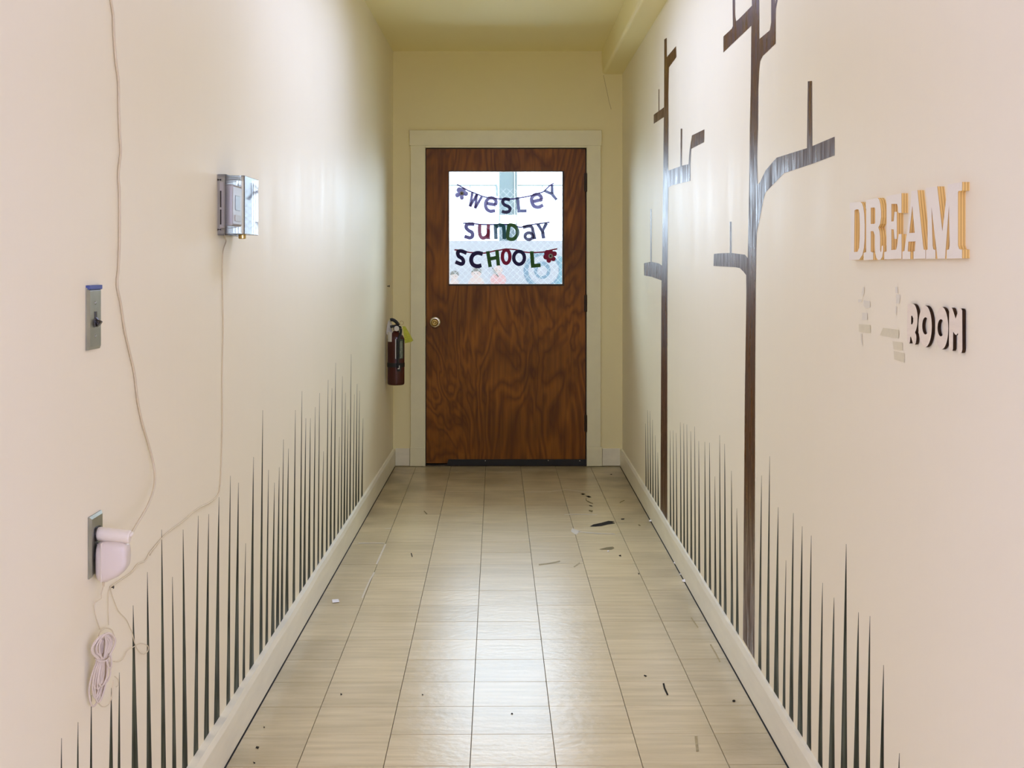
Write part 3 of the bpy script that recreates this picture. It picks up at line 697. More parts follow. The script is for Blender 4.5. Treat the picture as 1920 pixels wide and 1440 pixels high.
# ================================================================== LEFT WALL FITTINGS
# light switch
def plate(bm, y0, y1, z0, z1, th, bev=.004):
    xw = wall_l((y0+y1)/2); b2 = B()
    vs_ = [b2.verts.new(c) for c in ((xw-.001, y0, z0), (xw-.001, y1, z0), (xw-.001, y1, z1), (xw-.001, y0, z1),
           (xw+th*.4, y0, z0), (xw+th*.4, y1, z0), (xw+th*.4, y1, z1), (xw+th*.4, y0, z1),
           (xw+th, y0+bev, z0+bev), (xw+th, y1-bev, z0+bev), (xw+th, y1-bev, z1-bev), (xw+th, y0+bev, z1-bev))]
    for f in ((3, 2, 1, 0), (8, 9, 10, 11)): b2.faces.new([vs_[i] for i in f])
    for r in (0, 4):
        for k in range(4): b2.faces.new([vs_[r+k], vs_[r+(k+1) % 4], vs_[r+4+(k+1) % 4], vs_[r+4+k]])
    merge(bm, b2, 0)
    return xw
sy0, sy1, sz_0, sz_1 = 2.365, 2.440, 1.1695, 1.2850
ymid = (sy0+sy1)/2
sw = thing('light_switch', (wall_l(ymid), ymid, sz_0), 'steel light switch plate with dark toggle on the left wall', 'light switch')
bm = B(); xw = plate(bm, sy0, sy1, sz_0, sz_1, .0065, .006); link('cover_plate', bm, M['steel'], sw)
bm = B(); b2 = B()
zt = (sz_0+sz_1)/2-.003
box(b2, xw+.006, xw+.0078, ymid-.0055, ymid+.0055, zt-.013, zt+.016, .0006); merge(bm, b2)
tube(bm, [(xw+.005, ymid, zt+.003), (xw+.009, ymid, zt-.003), (xw+.0145, ymid, zt-.008)], lambda t: .0042+.0030*t, 10, 3); link('toggle', bm, M['switch'], sw)
for z in (zt+.032, zt-.030):
    bm = B(); lathe(bm, [(0, .0034), (.0016, .003), (.002, .001)], (xw+.0063, ymid, z), (1, 0, 0), 12); link('screw', bm, M['steel'], sw)
bm = B(); box(bm, xw-.0005, xw+.0072, sy0+.001, sy1+.001, sz_1-.0035, sz_1+.0045, .0008); tag(link('tape', bm, M['blue_tape'], sw), 'strip of blue tape on the top edge')

# wall outlet
oy0, oy1, oz0, oz1 = 2.378, 2.450, .7455, .8600
ym = (oy0+oy1)/2
out = thing('wall_outlet', (wall_l(ym), ym, oz0), 'steel double outlet plate on the left wall behind two plugs', 'outlet')
bm = B(); xo = plate(bm, oy0, oy1, oz0, oz1, .006, .005); link('cover_plate', bm, M['steel'], out)
for zc in (.8230, .7830):
    bm = B(); lp = [(ym+.0165*math.cos(t)*1.05, zc+max(-.0135, min(.0135, .0175*math.sin(t)))) for t in [2*math.pi*k/24 for k in range(24)]]
    prism(bm, [lp], lambda p: Vector((xo+.0085, p[0], p[1])), lambda p: Vector((xo+.003, p[0], p[1]))); link('receptacle', bm, M['switch'], out)
bm = B(); lathe(bm, [(0, .0034), (.0016, .003), (.002, .001)], (xo+.0058, ym, .803), (1, 0, 0), 12); link('screw', bm, M['chrome'], out)

# plug with the ivory cord going up the wall
pc = Vector((xo+.0085, 2.412, .8230))
plug = thing('wall_plug', pc, 'white cylindrical plug with ivory cord running up the left wall', 'plug')
d = Vector((1, 0, -.11)).normalized()
bm = B(); lathe(bm, [(-.004, .010), (.0, .0122), (.003, .0130), (.058, .0122), (.0605, .0105), (.061, .004)], pc, d, 24); link('plug', bm, M['white_plastic'], plug, smooth=False)
pe = pc+d*.060
CORD = [(243, 1003), (247.5, 999), (258, 981), (275, 952), (286, 925), (290.5, 900), (288, 872), (279, 835), (266, 790), (258, 750), (252, 700), (243, 660), (234, 620), (226.5, 570),
        (219.8, 535), (222.5, 500), (224, 460), (224.5, 420), (224, 360), (222.3, 325), (226.5, 285), (224.8, 255), (222.8, 200), (222.3, 155), (217, 110), (213.5, 60), (212.5, 30), (208, 0), (204, -40), (206, -110), (204, -200)]
pts = [pe]
for i, (x, y) in enumerate(CORD[1:]):
    t = min(1, i/7); pts.append(lw(x, y, .003+(.062-.003)*(1-t)**1.5))
bm = B(); tube(bm, pts, .0026, 8, 5); link('cord', bm, M['cord'], plug, smooth=True)
bm = B(); tube(bm, [pe-d*.004, pe+Vector((.001, .001, .004)), pts[1]], lambda t: .0052-.0022*t, 10, 4); link('strain_relief', bm, M['white_plastic'], plug, smooth=True)

# power adapter plugged into the lower socket, its lead and tied hank
ac = Vector((xo+.0085, 2.412, .776))
adp = thing('power_adapter', ac, 'rounded white power adapter in the lower socket with tied hank of cord', 'power adapter')
bm = B(); b2 = B()
prof = [(0, .026), (.003, .033), (.008, .037), (.018, .038), (.040, .036), (.050, .030), (.0555, .020), (.057, .008)]
rings = []
for dx, r in prof:
    k = r/.038; ring = []
    for q in range(32):
        t = 2*math.pi*q/32; ct, st = math.cos(t), math.sin(t)
        s = lambda v, e: math.copysign(abs(v)**e, v)
        lowcut = max(0, dx-.024)*.62*max(0, .5-.5*st)
        ring.append(b2.verts.new((ac.x+dx, ac.y+s(ct, .6)*.021*(.55+.45*k), ac.z-.004+s(st, .6)*.0385*(.5+.5*k)+lowcut)))
    rings.append(ring)
for a, b in zip(rings, rings[1:]):
    for q in range(32): b2.faces.new([a[q], a[(q+1) % 32], b[(q+1) % 32], b[q]])
b2.faces.new(rings[0][::-1]); b2.faces.new(rings[-1]); merge(bm, b2); link('body', bm, M['grey_plastic'], adp, smooth=True)
bm = B(); box(bm, ac.x+.011, ac.x+.0122, ac.y-.0222, ac.y+.0222, ac.z-.040, ac.z+.033, .0004); link('case_seam', bm, M['white_plastic'], adp)
s0 = Vector((ac.x+.010, ac.y, ac.z-.040))
bm = B(); tube(bm, [s0+Vector((0, 0, .003)), s0-Vector((0, 0, .006)), s0-Vector((0, 0, .012))], lambda t: .0035-.0020*t, 10, 3); link('strain_relief', bm, M['cord'], adp)
LEAD = [(190, 1112), (189.7, 1121), (184, 1126), (177.8, 1130), (177, 1142), (180, 1158), (184, 1170), (187, 1180)]
bm = B(); tube(bm, [s0-Vector((0, 0, .010))]+[lw(x, y, .006 if i > 2 else .013) for i, (x, y) in enumerate(LEAD)], .0011, 6, 4); link('lead', bm, M['wire'], adp, smooth=True)
# hank
hk = lw(188, 1233, .022); hc = Vector((hk.x+.004, hk.y, hk.z))
rnd = random.Random(11)
bm = B()
for k in range(11):
    pts = []; top = rnd.uniform(.036, .047); bot = rnd.uniform(.052, .088); ang = rnd.uniform(-.5, .5)
    wt, wb = rnd.uniform(.25, 1.0), rnd.uniform(.2, 1.05); sh = rnd.uniform(-.006, .006); dep = rnd.uniform(-.014, .014)
    for q in range(20):
        t = 2*math.pi*q/20; c, s = math.cos(t), math.sin(t)
        z = (top if c > 0 else bot)*c
        pinch = (.34+.66*min(1, abs(z)/(.024 if c > 0 else .045)))
        ww = (wt if c > 0 else wb)*pinch*s
        tilt = -.10*z if c < 0 else .12*z
        pts.append(hc+Vector(((.0165 if c > 0 else .0130)*ww*math.cos(ang)+sh+dep*.6*pinch*.6+tilt*-.0+(z*.10), .024*ww+dep*.9, z)))
    tube(bm, pts, .00185, 6, 3, closed=True)
hank = link('cord_hank', bm, M['cord_white'], adp, smooth=True)
bm = B(); tube(bm, [hc+Vector((.0125*math.cos(t), .020*math.sin(t), .002*math.sin(2*t))) for t in [2*math.pi*q/14 for q in range(14)]], .0015, 6, 3, closed=True)
tube(bm, [hc+Vector((.011, -.012, .0)), hc+Vector((.013, -.010, -.012)), hc+Vector((.015, .0, -.020)), hc+Vector((.013, .012, -.014)), hc+Vector((.011, .015, 0))], .0015, 6, 4)
link('tie', bm, M['cord_white'], adp, smooth=True)
for pts_, r_, off_ in (([(183, 1205), (186, 1188), (195, 1179), (203, 1178), (210, 1182), (214, 1192)], .0011, .010), ([(177, 1300), (181, 1312), (189, 1323), (196, 1325), (204, 1320), (209, 1308), (211, 1292), (212, 1275)], .0011, .010), ([(215, 1268), (221, 1274), (222, 1284), (218, 1288)], .0008, .006)):
    bm = B(); tube(bm, [lw(x, y, off_) for x, y in pts_], r_, 6, 4); link('loose_loop', bm, M['wire'], adp, smooth=True)

# thermostat, its wire and the clear guard
gy0, gy1, gz0, gz1, gx = 3.425, 3.612, 1.4086, 1.5650, .072
xg = wall_l(3.5)
th = thing('thermostat', (xg, 3.50, 1.425), 'white thermostat with a small screen inside the clear guard', 'thermostat')
bm = B(); box(bm, xg-.001, xg+.034, 3.452, 3.575, 1.432, 1.544, .006); link('body', bm, M['shell'], th)
bm = B(); box(bm, xg+.0335, xg+.0352, 3.485, 3.545, 1.475, 1.515, .001); link('screen', bm, M['screen'], th)
bm = B(); box(bm, xg+.0338, xg+.0356, 3.480, 3.550, 1.445, 1.462, .0006); link('button_panel', bm, M['white_plastic'], th)
bm = B(); box(bm, xg-.001, xg+.012, 3.446, 3.581, 1.426, 1.550, .003); link('back_plate', bm, M['white_plastic'], th)
gd = thing('thermostat_guard', (xg, 3.52, gz0), 'clear plastic lock box over the thermostat on the left wall', 'thermostat guard')
def shell(bm, x0, x1, y0, y1, z0, z1, t):
    box(bm, x1-t, x1, y0, y1, z0, z1, .0012)
    for a in ((y0, y0+t), (y1-t, y1)): box(bm, x0, x1-t, a[0], a[1], z0, z1)
    for a in ((z0, z0+t), (z1-t, z1)): box(bm, x0, x1-t, y0+t, y1-t, a[0], a[1])
bm = B(); shell(bm, xg+.022, xg+gx, gy0, gy1, gz0, gz1, .003); link('cover', bm, M['acrylic'], gd)
bm = B(); shell(bm, xg-.0005, xg+.024, gy0-.004, gy1+.004, gz0-.003, gz1+.003, .004); link('base_ring', bm, M['acrylic'], gd)
for z0, z1 in ((1.434, 1.474), (1.480, 1.524)):
    bm = B(); box(bm, xg+.007, xg+.0105, gy0-.0046, gy0-.0035, z0, z1); link('vent_slot', bm, M['switch'], gd)
for z in (gz0+.012, gz1-.012):
    bm = B(); tube(bm, [(xg+.001, gy0-.005, z), (xg+.010, gy0-.005, z)], .0010, 6, 1); lathe(bm, [(0, .0024), (.002, .0024)], (xg+.001, gy0-.005, z), (1, 0, 0), 8); lathe(bm, [(0, .0024), (.002, .0024)], (xg+.008, gy0-.005, z), (1, 0, 0), 8); link('hinge_pin', bm, M['hinge'], gd)
for z in (gz0+.016, gz1-.018):
    bm = B(); tube(bm, [(xg+.026, gy0+.004, z), (xg+.050, gy0+.004, z+.002)], .0008, 6, 1); link('latch_rod', bm, M['hinge'], gd)
lk = atx(451, 441, xg+.058)
bm = B(); lathe(bm, [(0, .0098), (.003, .0102), (.011, .0100), (.0125, .008)], (xg+.057, gy0+.040, gz0+.0005), (0, 0, -1), 20); tag(link('lock', bm, M['brass'], gd), 'round brass lock under the box')
wire = [(430, 441), (424, 452), (418.5, 470), (417, 500), (417.5, 560), (418.5, 610), (417.5, 660), (416.5, 720), (417, 790), (415.5, 850), (414, 890), (411.5, 920), (406, 932), (392, 943), (376, 951), (361, 961), (345, 976), (329, 987.5), (314, 999), (303, 1010), (291, 1024), (280, 1038), (272, 1052), (258, 1058), (246.7, 1073), (226.7, 1087), (206.7, 1101)]
bm = B(); tube(bm, [(xg+.004, 3.50, 1.44), (xg+.004, 3.49, gz0-.004)]+[lw(x, y, .0025) for x, y in wire[1:]], .0016, 6, 4)
wr = tag(link('thermostat_wire', bm, M['wire'], smooth=True), 'thin pale wire hanging from thermostat down to the outlet corner', 'wire')
bm = B(); tube(bm, [lw(x, y, .004) for x, y in [(206.7, 1101), (210, 1115), (216, 1132), (223, 1146.7), (236.4, 1161), (243, 1175), (248, 1186.6), (252.7, 1206.4), (260, 1221), (269, 1226.7), (277, 1221), (277, 1211), (263.5, 1206.5), (249, 1213.7), (239, 1220), (233.5, 1230), (229, 1237), (221, 1241), (213, 1240)]], .0009, 6, 4)
link('curled_end', bm, M['wire'], wr, smooth=True)
bm = B(); tube(bm, [lw(x, y, .0025) for x, y in [(206, 1102), (203.5, 1112), (203, 1140), (204, 1172)]], .0007, 5, 3); link('straight_end', bm, M['wire'], wr)
bm = B(); tube(bm, [lw(x, y, .0022) for x, y in [(302, 1011), (296, 1020), (287, 1032), (281, 1041)]], .0011, 6, 4); link('second_strand', bm, M['wire'], wr, smooth=True)
bm = B(); lathe(bm, [(-.002, .0012), (.006, .0012), (.006, .003), (.007, .003)], lw(206.7, 1101, 0), (1, 0, 0), 10)
tag(link('wire_nail', bm, M['hinge']), 'small nail holding the wire below the power adapter', 'nail')

bm = B(); lathe(bm, [(-.003, .003), (.010, .003), (.011, .007), (.016, .006)], lw(726, 536.5, 0), (1, 0, 0), 10)
tag(link('wall_nail', bm, M['hinge']), 'tiny dark nail in the left wall above the fire extinguisher', 'nail')
bm = B(); gp_ = [(1131.5, 141), (1135, 158), (1139, 176), (1142, 191), (1146, 205)]
prism(bm, [ribbon(gp_, .9)], lambda p: at(p[0], p[1], DY-.0006), lambda p: at(p[0], p[1], DY+.002))
link('plaster_crack', bm, plain('crack_shade', (.50, .42, .20), .7), bpy.data.objects['wall_back'])
# ================================================================== FIRE EXTINGUISHER
ey = 7.95; er = .0525; ex = wall_l(ey)+er+.012; ez0, ez1 = .582, .905
fe = thing('fire_extinguisher', (ex, ey, ez0), 'dark red fire extinguisher strapped to the left wall beside the door', 'fire extinguisher')
bm = B(); lathe(bm, [(0, er-.008), (.004, er-.002), (.012, er), (.285, er), (.303, er-.008), (.317, er-.022), (.325, .020), (.333, .017)], (ex, ey, ez0), (0, 0, 1), 36); cyl = link('cylinder', bm, M['red'], fe, smooth=True)
def wrap(a0, a1, z0, z1, r, mat, name, parent, n=10, label=None):
    bm = B(); f, b = [], []
    for k in range(n+1):
        a = a0+(a1-a0)*k/n
        f.append([bm.verts.new((ex+math.sin(a)*r, ey-math.cos(a)*r, z)) for z in (z0, z1)])
        b.append([bm.verts.new((ex+math.sin(a)*(r-.002), ey-math.cos(a)*(r-.002), z)) for z in (z0, z1)])
    for k in range(n):
        bm.faces.new([f[k][0], f[k+1][0], f[k+1][1], f[k][1]]); bm.faces.new([b[k][1], b[k+1][1], b[k+1][0], b[k][0]])
        bm.faces.new([f[k][0], b[k][0], b[k+1][0], f[k+1][0]]); bm.faces.new([f[k][1], f[k+1][1], b[k+1][1], b[k][1]])
    bm.faces.new([f[0][0], f[0][1], b[0][1], b[0][0]]); bm.faces.new([f[-1][1], f[-1][0], b[-1][0], b[-1][1]])
    o = link(name, bm, mat, parent, smooth=False)
    if label: o['label'] = label
    return o
zpx = lambda y: EYE-(y-CY)/F*(ey-er)
lab = wrap(.03, 1.15, zpx(673), zpx(636), er+.0008, M['label_dark'], 'label', fe, label='dark printed label with pale border')
wrap(.0, .10, zpx(673), zpx(636), er+.0012, M['label_white'], 'label_border', lab)
wrap(.55, .92, zpx(672), zpx(640), er+.0012, plain('grey_green_print', (.22, .25, .18), .5, var=.6, vscale=120), 'printed_text', lab)
wrap(-1.15, -.42, zpx(641), zpx(623), er+.0008, M['label_white'], 'sticker', fe, label='cream inspection sticker')
st = wrap(-1.55, 1.55, zpx(689), zpx(681), er+.0016, M['black_rubber'], 'strap', fe, 24)
bm = B(); box(bm, ex+.012, ex+.034, ey-er-.012, ey-er+.006, zpx(696), zpx(684), .002); link('strap_clip', bm, M['black_rubber'], st)
bm = B(); box(bm, ex+.0155, ex+.0285, ey-er-.0145, ey-er-.011, zpx(692), zpx(685), .001); link('buckle', bm, M['chrome'], st)
zt_ = ez0+.333
bm = B(); lathe(bm, [(0, .017), (.012, .017), (.014, .021), (.030, .021), (.034, .014), (.046, .012)], (ex+.004, ey, zt_-.006), (0, 0, 1), 20); vl = link('valve', bm, M['black_rubber'], fe)
bm = B(); lathe(bm, [(0, .0185), (.010, .0185)], (ex+.004, ey-.001, zt_+.001), (0, 0, 1), 20); link('valve_collar', bm, M['chrome'], vl)
bm = B(); lathe(bm, [(0, .016), (.010, .016), (.011, .013)], (ex+.006, ey-.018, zt_+.016), (0, -1, 0), 20); link('gauge', bm, M['label_white'], fe)
for pts_, rr, nm in (([(ex+.018, ey-.004, zt_+.036), (ex-.002, ey-.010, zt_+.060), (ex-.022, ey-.014, zt_+.070), (ex-.034, ey-.016, zt_+.068)], .0105, 'upper_lever'),
                     ([(ex+.010, ey-.004, zt_+.026), (ex-.014, ey-.010, zt_+.030), (ex-.034, ey-.014, zt_+.026)], .0085, 'carry_handle')):
    bm = B(); tube(bm, pts_, rr, 8, 4); link(nm, bm, M['black_rubber'], fe, smooth=True)
bm = B(); tube(bm, [(ex+.036+.012*math.cos(t), ey-.012, zt_+.050+.012*math.sin(t)) for t in [2*math.pi*q/16 for q in range(16)]], .0012, 6, 2, closed=True)
tube(bm, [(ex+.024, ey-.012, zt_+.047), (ex-.004, ey-.010, zt_+.044)], .0016, 6, 1); link('pull_pin', bm, M['brass'], fe)
bm = B(); tube(bm, [(ex+.016, ey-.006, zt_+.026), (ex+.030, ey-.018, zt_+.020), (ex+.033, ey-.040, zt_-.010), (ex+.022, ey-er-.012, zt_-.050), (ex+.018, ey-er-.012, zt_-.12), (ex+.018, ey-er-.011, zt_-.20), (ex+.019, ey-er-.010, zpx(690))], .0078, 10, 5); link('hose', bm, M['black_rubber'], fe, smooth=True)
bm = B(); lp = soft([(ex-.060, zt_-.020), (ex-.052, zt_+.052), (ex-.040, zt_+.066), (ex-.030, zt_+.056), (ex-.024, zt_+.020), (ex-.028, zt_-.022)], 3, True)
prism(bm, [lp], lambda p: Vector((p[0], ey+.012, p[1])), lambda p: Vector((p[0], ey+.018, p[1]))); link('wall_bracket', bm, M['label_white'], fe)
tl = [at(x, y, ey-.035) for x, y in [(754.5, 611.5), (760, 612), (766, 622), (775, 638.5), (771, 641), (762, 643), (759.5, 644), (757.5, 630)]]
bm = B(); prism(bm, [[(v.x, v.z) for v in tl]], lambda p: Vector((p[0], ey-.038, p[1])), lambda p: Vector((p[0], ey-.0365, p[1])))
tg = tag(link('inspection_tag', bm, M['tag']), 'crinkled yellow-green tag hanging from the fire extinguisher valve', 'tag')
bm = B(); tube(bm, [at(756, 612, ey-.037), (ex+.030, ey-.03, zt_+.014), (ex+.016, ey-.012, zt_+.020)], .0008, 5, 3); link('string', bm, M['wire'], tg)

# ================================================================== FELT GARLANDS IN THE DOOR WINDOW
GY = DF+.020
def gpt(crop, p): return (crop[0]+p[0]/crop[2], crop[1]+p[1]/crop[2])
_gd = [0]
def gpiece(bm, loops, d=0.):
    prism(bm, loops, lambda p: at(p[0], p[1], GY+d), lambda p: at(p[0], p[1], GY+d+.0012))
def garland(label, string, letters, flower=None, FL=FELT):
    x, y = string[0]; root = thing('felt_garland', at(x, 560, GY), label, 'garland', 'felt word garlands in the door window')
    root.location.z = at(x, max(p[1] for p in string)+16, GY).z
    bm = B(); gpiece(bm, [ribbon(soft(string, 4), 2.5)], .002); link('string', bm, FL['purple' if 'WESLEY' in label or 'SUNDAY' in label else 'red'], root)
    for ch, col, crop, wd, strokes in letters:
        bm = B(); wd += 11
        for i, (kind, data) in enumerate(strokes):
            if kind == 'o':
                cx, cy, rx, ry = data; wv = wd/2
                o_ = [gpt(crop, p) for p in ell(cx, cy, rx+wv, ry+wv, 30)]; in_ = [gpt(crop, p) for p in ell(cx, cy, rx-wv, ry-wv, 30)]
                gpiece(bm, [o_, in_], -.0014*i)
            else:
                pts = soft(data, 5) if kind == 's' else data
                gpiece(bm, [[gpt(crop, p) for p in ribbon(pts, wd)]], -.0014*i)
        o = link('letter', bm, FL[col], root); o['label'] = '%s felt letter %s' % (col.replace('slate', 'slate blue'), ch)
    if flower:
        crop, (cx, cy), petals, col = flower
        bm = B(); pts = []
        for k in range(60):
            t = 2*math.pi*k/60; r = 0
            r = 74
            for a, l, rr in petals:            # outline = union of round petals
                d = l-rr; dl = math.atan2(math.sin(t-a), math.cos(t-a)); q = rr*rr-(d*math.sin(dl))**2
                if q > 0 and math.cos(dl) > 0: r = max(r, d*math.cos(dl)+math.sqrt(q))
            k_ = 1 if crop[2] > 11 else .83
            pts.append((cx+r*math.cos(t)*k_, cy+r*math.sin(t)*k_))
        gpiece(bm, [[gpt(crop, p) for p in pts]]); fo = link('flower', bm, FL[col], root); fo['label'] = '%s felt flower' % ('crimson' if col == 'red' else 'purple')
        bm = B(); gpiece(bm, [[gpt(crop, p) for p in ell(cx+5, cy, 44, 44, 18)]], -.0016); link('flower_centre', bm, FELT['grey'], fo)
        bm = B(); gpiece(bm, [[gpt(crop, p) for p in ell(cx+5, cy, 17, 17, 14)]], -.0030); link('button', bm, FELT['black'], fo)
CA, CB, CC, CD = (820, 310, 12.0), (940, 310, 12.0), (830, 400, 9.933), (940, 400, 9.928)
garland('top felt garland spelling WESLEY in the door window',
    [gpt(CA, p) for p in [(440, 430), (590, 510), (700, 570), (800, 610), (1000, 690), (1100, 720), (1200, 730), (1400, 755)]]+[gpt(CB, p) for p in [(20, 760), (280, 755), (480, 720), (640, 690), (800, 640), (930, 600), (1000, 545), (1100, 450), (1180, 405)]],
    [('W', 'purple', CA, 48, [('p', [(790, 600), (735, 930)]), ('p', [(735, 930), (890, 650)]), ('p', [(890, 650), (850, 970)]), ('p', [(850, 970), (1000, 700)])]),
     ('e', 'purple', CA, 66, [('p', [(1110, 855), (1318, 890)]), ('s', [(1312, 895), (1318, 800), (1260, 742), (1180, 738), (1110, 790), (1085, 880), (1110, 980), (1190, 1032), (1300, 1022)])]),
     ('s', 'navy', CB, 60, [('s', [(195, 775), (70, 758), (30, 825), (75, 890), (165, 930), (195, 985), (165, 1040), (95, 1055), (10, 1035)])]),
     ('L', 'slate', CB, 62, [('p', [(365, 715), (395, 1030), (570, 1025)])]),
     ('e', 'purple', CB, 68, [('p', [(720, 812), (925, 770)]), ('s', [(905, 770), (885, 695), (825, 655), (740, 672), (683, 745), (692, 840), (742, 918), (830, 943), (940, 893)])]),
     ('Y', 'slate', CB, 54, [('p', [(970, 570), (1130, 640), (1245, 775)]), ('p', [(1140, 440), (1145, 640)])])],
    (CA, (545, 630), [(-2.15, 152, 66), (-1.15, 140, 62), (2.75, 155, 54), (1.5, 145, 48), (.08, 150, 54)], 'purple'), FL=LOOSE)
garland('middle felt garland spelling SUNDAY in the door window',
    [gpt(CC, p) for p in [(380, 185), (520, 185), (700, 205), (900, 210), (1100, 205)]]+[gpt(CD, p) for p in [(50, 210), (150, 205), (280, 240), (360, 260), (500, 225), (640, 200), (800, 180), (900, 165)]],
    [('S', 'purple', CC, 56, [('s', [(590, 205), (460, 205), (438, 265), (485, 320), (545, 355), (556, 420), (510, 455), (405, 430)])]),
     ('U', 'red', CC, 56, [('s', [(690, 205), (690, 370), (725, 450), (790, 450), (845, 390), (850, 300)]), ('p', [(850, 205), (850, 482)])]),
     ('n', 'teal', CC, 56, [('p', [(982, 205), (992, 480)]), ('s', [(990, 260), (1050, 222), (1125, 235), (1143, 320), (1148, 480)])]),
     ('D', 'green', CD, 56, [('p', [(145, 200), (105, 465)]), ('s', [(140, 212), (235, 232), (298, 310), (298, 400), (240, 470), (175, 482), (108, 455)])]),
     ('a', 'navy', CD, 50, [('s', [(400, 265), (500, 238), (565, 255), (590, 340), (622, 482)]), ('o', (512, 425, 72, 62))]),
     ('Y', 'slate', CD, 54, [('p', [(678, 195), (762, 335), (842, 180)]), ('p', [(765, 325), (788, 468)])])], FL=MID)
garland('bottom felt garland spelling SCHOOL in the door window',
    [gpt(CC, p) for p in [(220, 680), (330, 690), (480, 725), (700, 740), (820, 735), (960, 700), (1100, 680)]]+[gpt(CD, p) for p in [(40, 672), (120, 665), (280, 680), (430, 720), (560, 730), (700, 725), (830, 715), (900, 690), (1040, 660)]],
    [('S', 'navy', CC, 58, [('s', [(445, 740), (340, 700), (282, 725), (300, 800), (360, 838), (388, 900), (350, 945), (238, 905)])]),
     ('C', 'navy', CC, 64, [('s', [(745, 757), (650, 737), (570, 770), (530, 860), (560, 950), (640, 985), (722, 968)])]),
     ('H', 'green', CC, 54, [('p', [(838, 705), (885, 1000)]), ('p', [(1010, 690), (1038, 972)]), ('p', [(860, 852), (1022, 822)])]),
     ('O', 'red', CD, 54, [('o', (90, 806, 70, 124))]),
     ('O', 'navy', CD, 54, [('o', (330, 828, 100, 120))]),
     ('L', 'green', CD, 58, [('p', [(565, 705), (585, 978), (730, 965)])])],
    (CD, (912, 795), [(-2.35, 165, 72), (-1.5, 140, 60), (-.5, 160, 56), (.75, 145, 54), (1.9, 158, 54), (2.95, 160, 60)], 'red'))
bm = B(); c_ = at(1033+.8, 352, GY)

# ================================================================== LITTLE THINGS ON THE FLOOR
c = fl(629, 1128); bm = B()
prism(bm, [[(c.x-.016, c.y+.018), (c.x+.008, c.y+.026), (c.x+.018, c.y-.016), (c.x-.008, c.y-.026)]], lambda p: Vector((p[0], p[1], .003+.05*abs(p[0]-c.x))), lambda p: Vector((p[0], p[1], .0015+.05*abs(p[0]-c.x))))
pp = tag(link('paper_scrap', bm, M['paper']), 'small white paper scrap lying on the floor near the left baseboard', 'paper scrap')
bm = B(); box(bm, c.x-.003, c.x+.003, c.y-.004, c.y+.004, .0029, .0034); link('print_mark', bm, M['ink'], pp)
rnd = random.Random(5)
for px, py, r, lab in ((1219.5, 979, .010, 'white plaster crumb farthest along the right baseboard'), (1265.5, 1058, .009, 'white plaster crumb halfway along the right baseboard'),
                       (1283.5, 1091.5, .012, 'largest and nearest white plaster crumb by the right baseboard'), (1140.5, 1034.5, .006, 'tiny white crumb beside the olive floor smear'), (1275.5, 1078, .005, 'smallest white crumb between two larger ones at right baseboard')):
    c = fl(px, py); bm = B(); bmesh.ops.create_icosphere(bm, subdivisions=1, radius=r)
    for v in bm.verts: v.co = Vector((v.co.x*rnd.uniform(.6, 1.1), v.co.y*rnd.uniform(.7, 1.3), v.co.z*rnd.uniform(.4, .7)))
    mz = min(v.co.z for v in bm.verts)
    for v in bm.verts: v.co += Vector((c.x, c.y, -mz+.0003))
    tag(link('plaster_crumb', bm, M['paper']), lab, 'crumb', 'white crumbs on the floor')

# ================================================================== OUTSIDE, SEEN THROUGH THE DOOR WINDOW
bm = B(); box(bm, -12, 12, DY+.16, 40, -.25, -.12)
tag(link('ground', bm, M['concrete']), 'pale concrete yard outside the door', 'ground', kind='structure')
FY = 10.9
fence = thing('chain_link_fence', (0, FY, -.12), 'galvanised chain link fence behind the door window', 'fence')
bm = B(); H_ = 2.02; p_ = .058; wr_ = .0014
def bar(bm, a, b, r):
    d = (b-a).normalized(); n = d.cross(Vector((0, 1, 0))).normalized()*r; m = Vector((0, r, 0))
    va = [bm.verts.new(a+q) for q in (n, m, -n)]; vb = [bm.verts.new(b+q) for q in (n, m, -n)]
    for k in range(3): bm.faces.new([va[k], va[(k+1) % 3], vb[(k+1) % 3], vb[k]])
x = -2.0-H_
while x < 2.0:
    for s in (1, -1):
        a = Vector((x if s > 0 else x+H_, FY+.001*s, -.05)); b = Vector((x+H_ if s > 0 else x, FY+.001*s, H_-.05)); bar(bm, a, b, wr_)
    x += p_
tag(link('wire_mesh', bm, M['galv'], fence), kind='stuff')
for x in (-1.9, 1.9):
    bm = B(); lathe(bm, [(0, .03), (2.13, .03), (2.16, .015)], (x, FY+.03, -.12), (0, 0, 1), 12); link('post', bm, M['galv'], fence)
BY = 10.915
bn = thing('printed_banner', (0, BY, .3), 'pale lavender banner with blue rings and cartoon children on the fence', 'banner')
zb = at(0, 451.5, BY).z
bm = B(); box(bm, -1.8, 1.8, BY, BY+.003, .30, zb); link('cloth', bm, M['banner'], bn)
def printed(loops, mat, name, d, label=None):
    bm = B(); prism(bm, loops, lambda p: at(p[0], p[1], BY-.001*d), lambda p: at(p[0], p[1], BY+.001-.001*d))
    o = link(name, bm, M[mat], bn)
    if label: o['label'] = label
    return o
printed([ell(1017, 508, 35.5, 34, 40), ell(1019, 507, 28.5, 28, 40)], 'ring', 'printed_ring', 1, 'large sky blue ring')
printed([ell(1016.5, 506.5, 15.5, 16.5, 32), ell(1016.5, 508, 9.5, 9.8, 32)], 'ring', 'printed_ring', 1, 'small sky blue ring')
printed([[(1046, 482), (1062, 476), (1062, 540), (1030, 540), (1040, 532), (1047, 520), (1049, 505)]], 'cyan', 'printed_patch', 2, 'cyan patch at the right')
printed([[(1002, 474), (1022, 475), (1020, 478), (1002, 478)]], 'ring', 'printed_patch', 2)
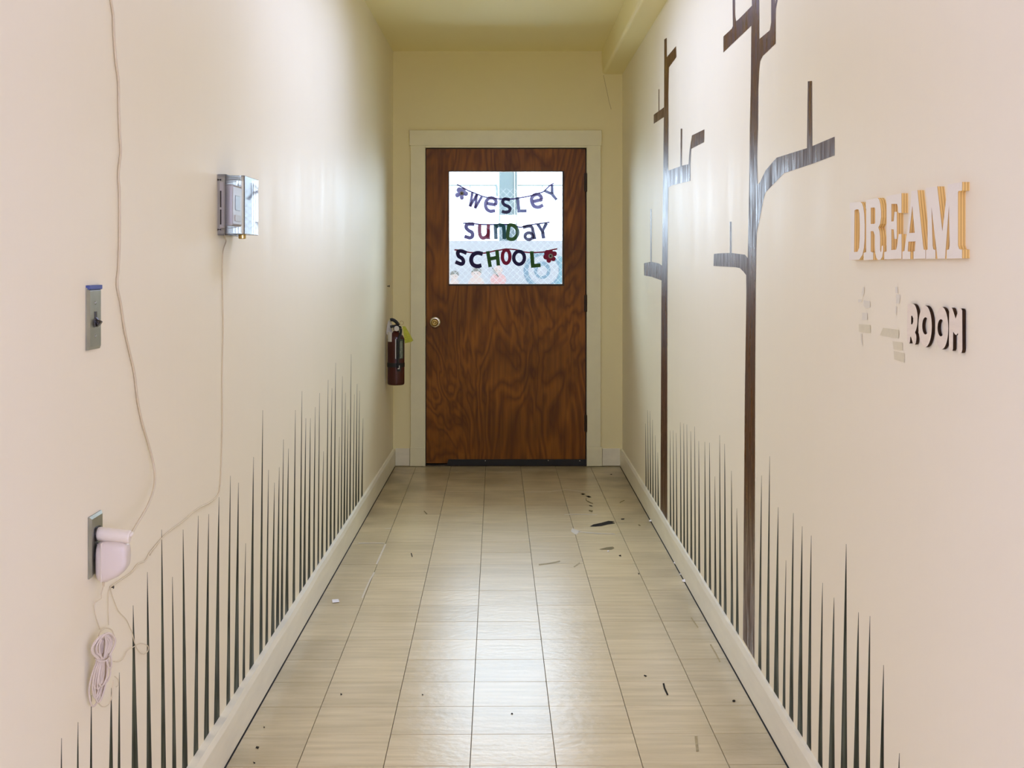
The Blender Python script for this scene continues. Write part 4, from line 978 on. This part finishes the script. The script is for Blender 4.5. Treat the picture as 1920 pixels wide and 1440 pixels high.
for hx, hy, r, hair, body, bl in ((893, 512, 9.5, True, 'skin', 'boy'), (934, 506, 8.5, False, 'pink', 'girl'), (852, 517, 8, True, 'skin', 'child')):
    printed([ell(hx, hy+19, 15 if bl != 'child' else 10, 13, 24)], body, 'printed_figure', 1, 'pale cartoon %s' % bl)
    printed([ell(hx, hy, r, r, 24)], 'skin', 'printed_face', 2)
    if hair:
        printed([soft([(hx-r, hy-1), (hx-r*.7, hy-r*.9), (hx, hy-r*1.2), (hx+r*.8, hy-r*.9), (hx+r, hy), (hx+r*.4, hy-r*.35), (hx-r*.4, hy-r*.3)], 3, True)], 'hairp', 'printed_hair', 3)
    for dx in (-3, 2.5): printed([ell(hx+dx, hy+1, .8, 1.0, 8)], 'ink', 'printed_eye', 3)
printed([[(921, 503), (924, 502), (933, 514), (936, 518), (933, 519)]], 'hairp', 'printed_braid', 4)
KY = 11.35
x0 = at(936, 0, KY).x; x1 = at(969.5, 0, KY).x
bm = B(); box(bm, x0, x1, KY, KY+.15, -.12, 3.0); 
col_ = tag(link('steel_column', bm, M['column']), 'light blue square column behind the fence', 'column')
bm = B(); box(bm, x1-.026, x1-.018, KY-.012, KY+.001, 1.6, 3.0); link('flange', bm, M['galv'], col_)
rl = thing('horizontal_rail', (0, KY+.04, at(0, 347, KY).z), 'thin teal rail crossing behind the garland at column height', 'rail')
for a, b in ((846, 928), (970, 1054)):
    z = at(0, 347, KY).z; bm = B(); tube(bm, [(at(a-30 if a < 900 else a, 0, KY).x, KY+.04, z), (at(b if a < 900 else b+30, 0, KY).x, KY+.04, z)], .0062, 8, 1); link('bar', bm, M['rail'], rl)
bm = B(); tube(bm, [at(928, 347, KY+.0), at(931, 349, KY), at(932, 368, KY)], .010, 8, 3); link('bent_end', bm, M['rail'], rl)
for px in (881, 1017):
    a = at(px, 347, KY); bm = B(); box(bm, a.x-.004, a.x+.004, KY+.03, KY+.045, a.z-.022, a.z); link('tab', bm, M['rail'], rl)
pz0, pz1 = at(0, 419, FY-.02).z, at(0, 403, FY-.02).z
bm = B(); box(bm, at(938, 0, FY-.02).x, at(968, 0, FY-.02).x, FY-.006, FY-.003, pz0, pz1)
sg = tag(link('fence_notice', bm, plain('pale_notice', (.72, .80, .85), .6)), 'small pale notice with faint scribbles tied to the fence', 'notice')
bm = B(); rnd = random.Random(3)
for k in range(16):
    px, py = rnd.uniform(941, 965), rnd.uniform(405.5, 416.5); a = at(px, py, FY-.0065)
    box(bm, a.x-.003-.006*rnd.random(), a.x+.003+.006*rnd.random(), FY-.0068, FY-.0062, a.z-.0022, a.z+.0022)
link('scribbles', bm, M['ink'], sg)
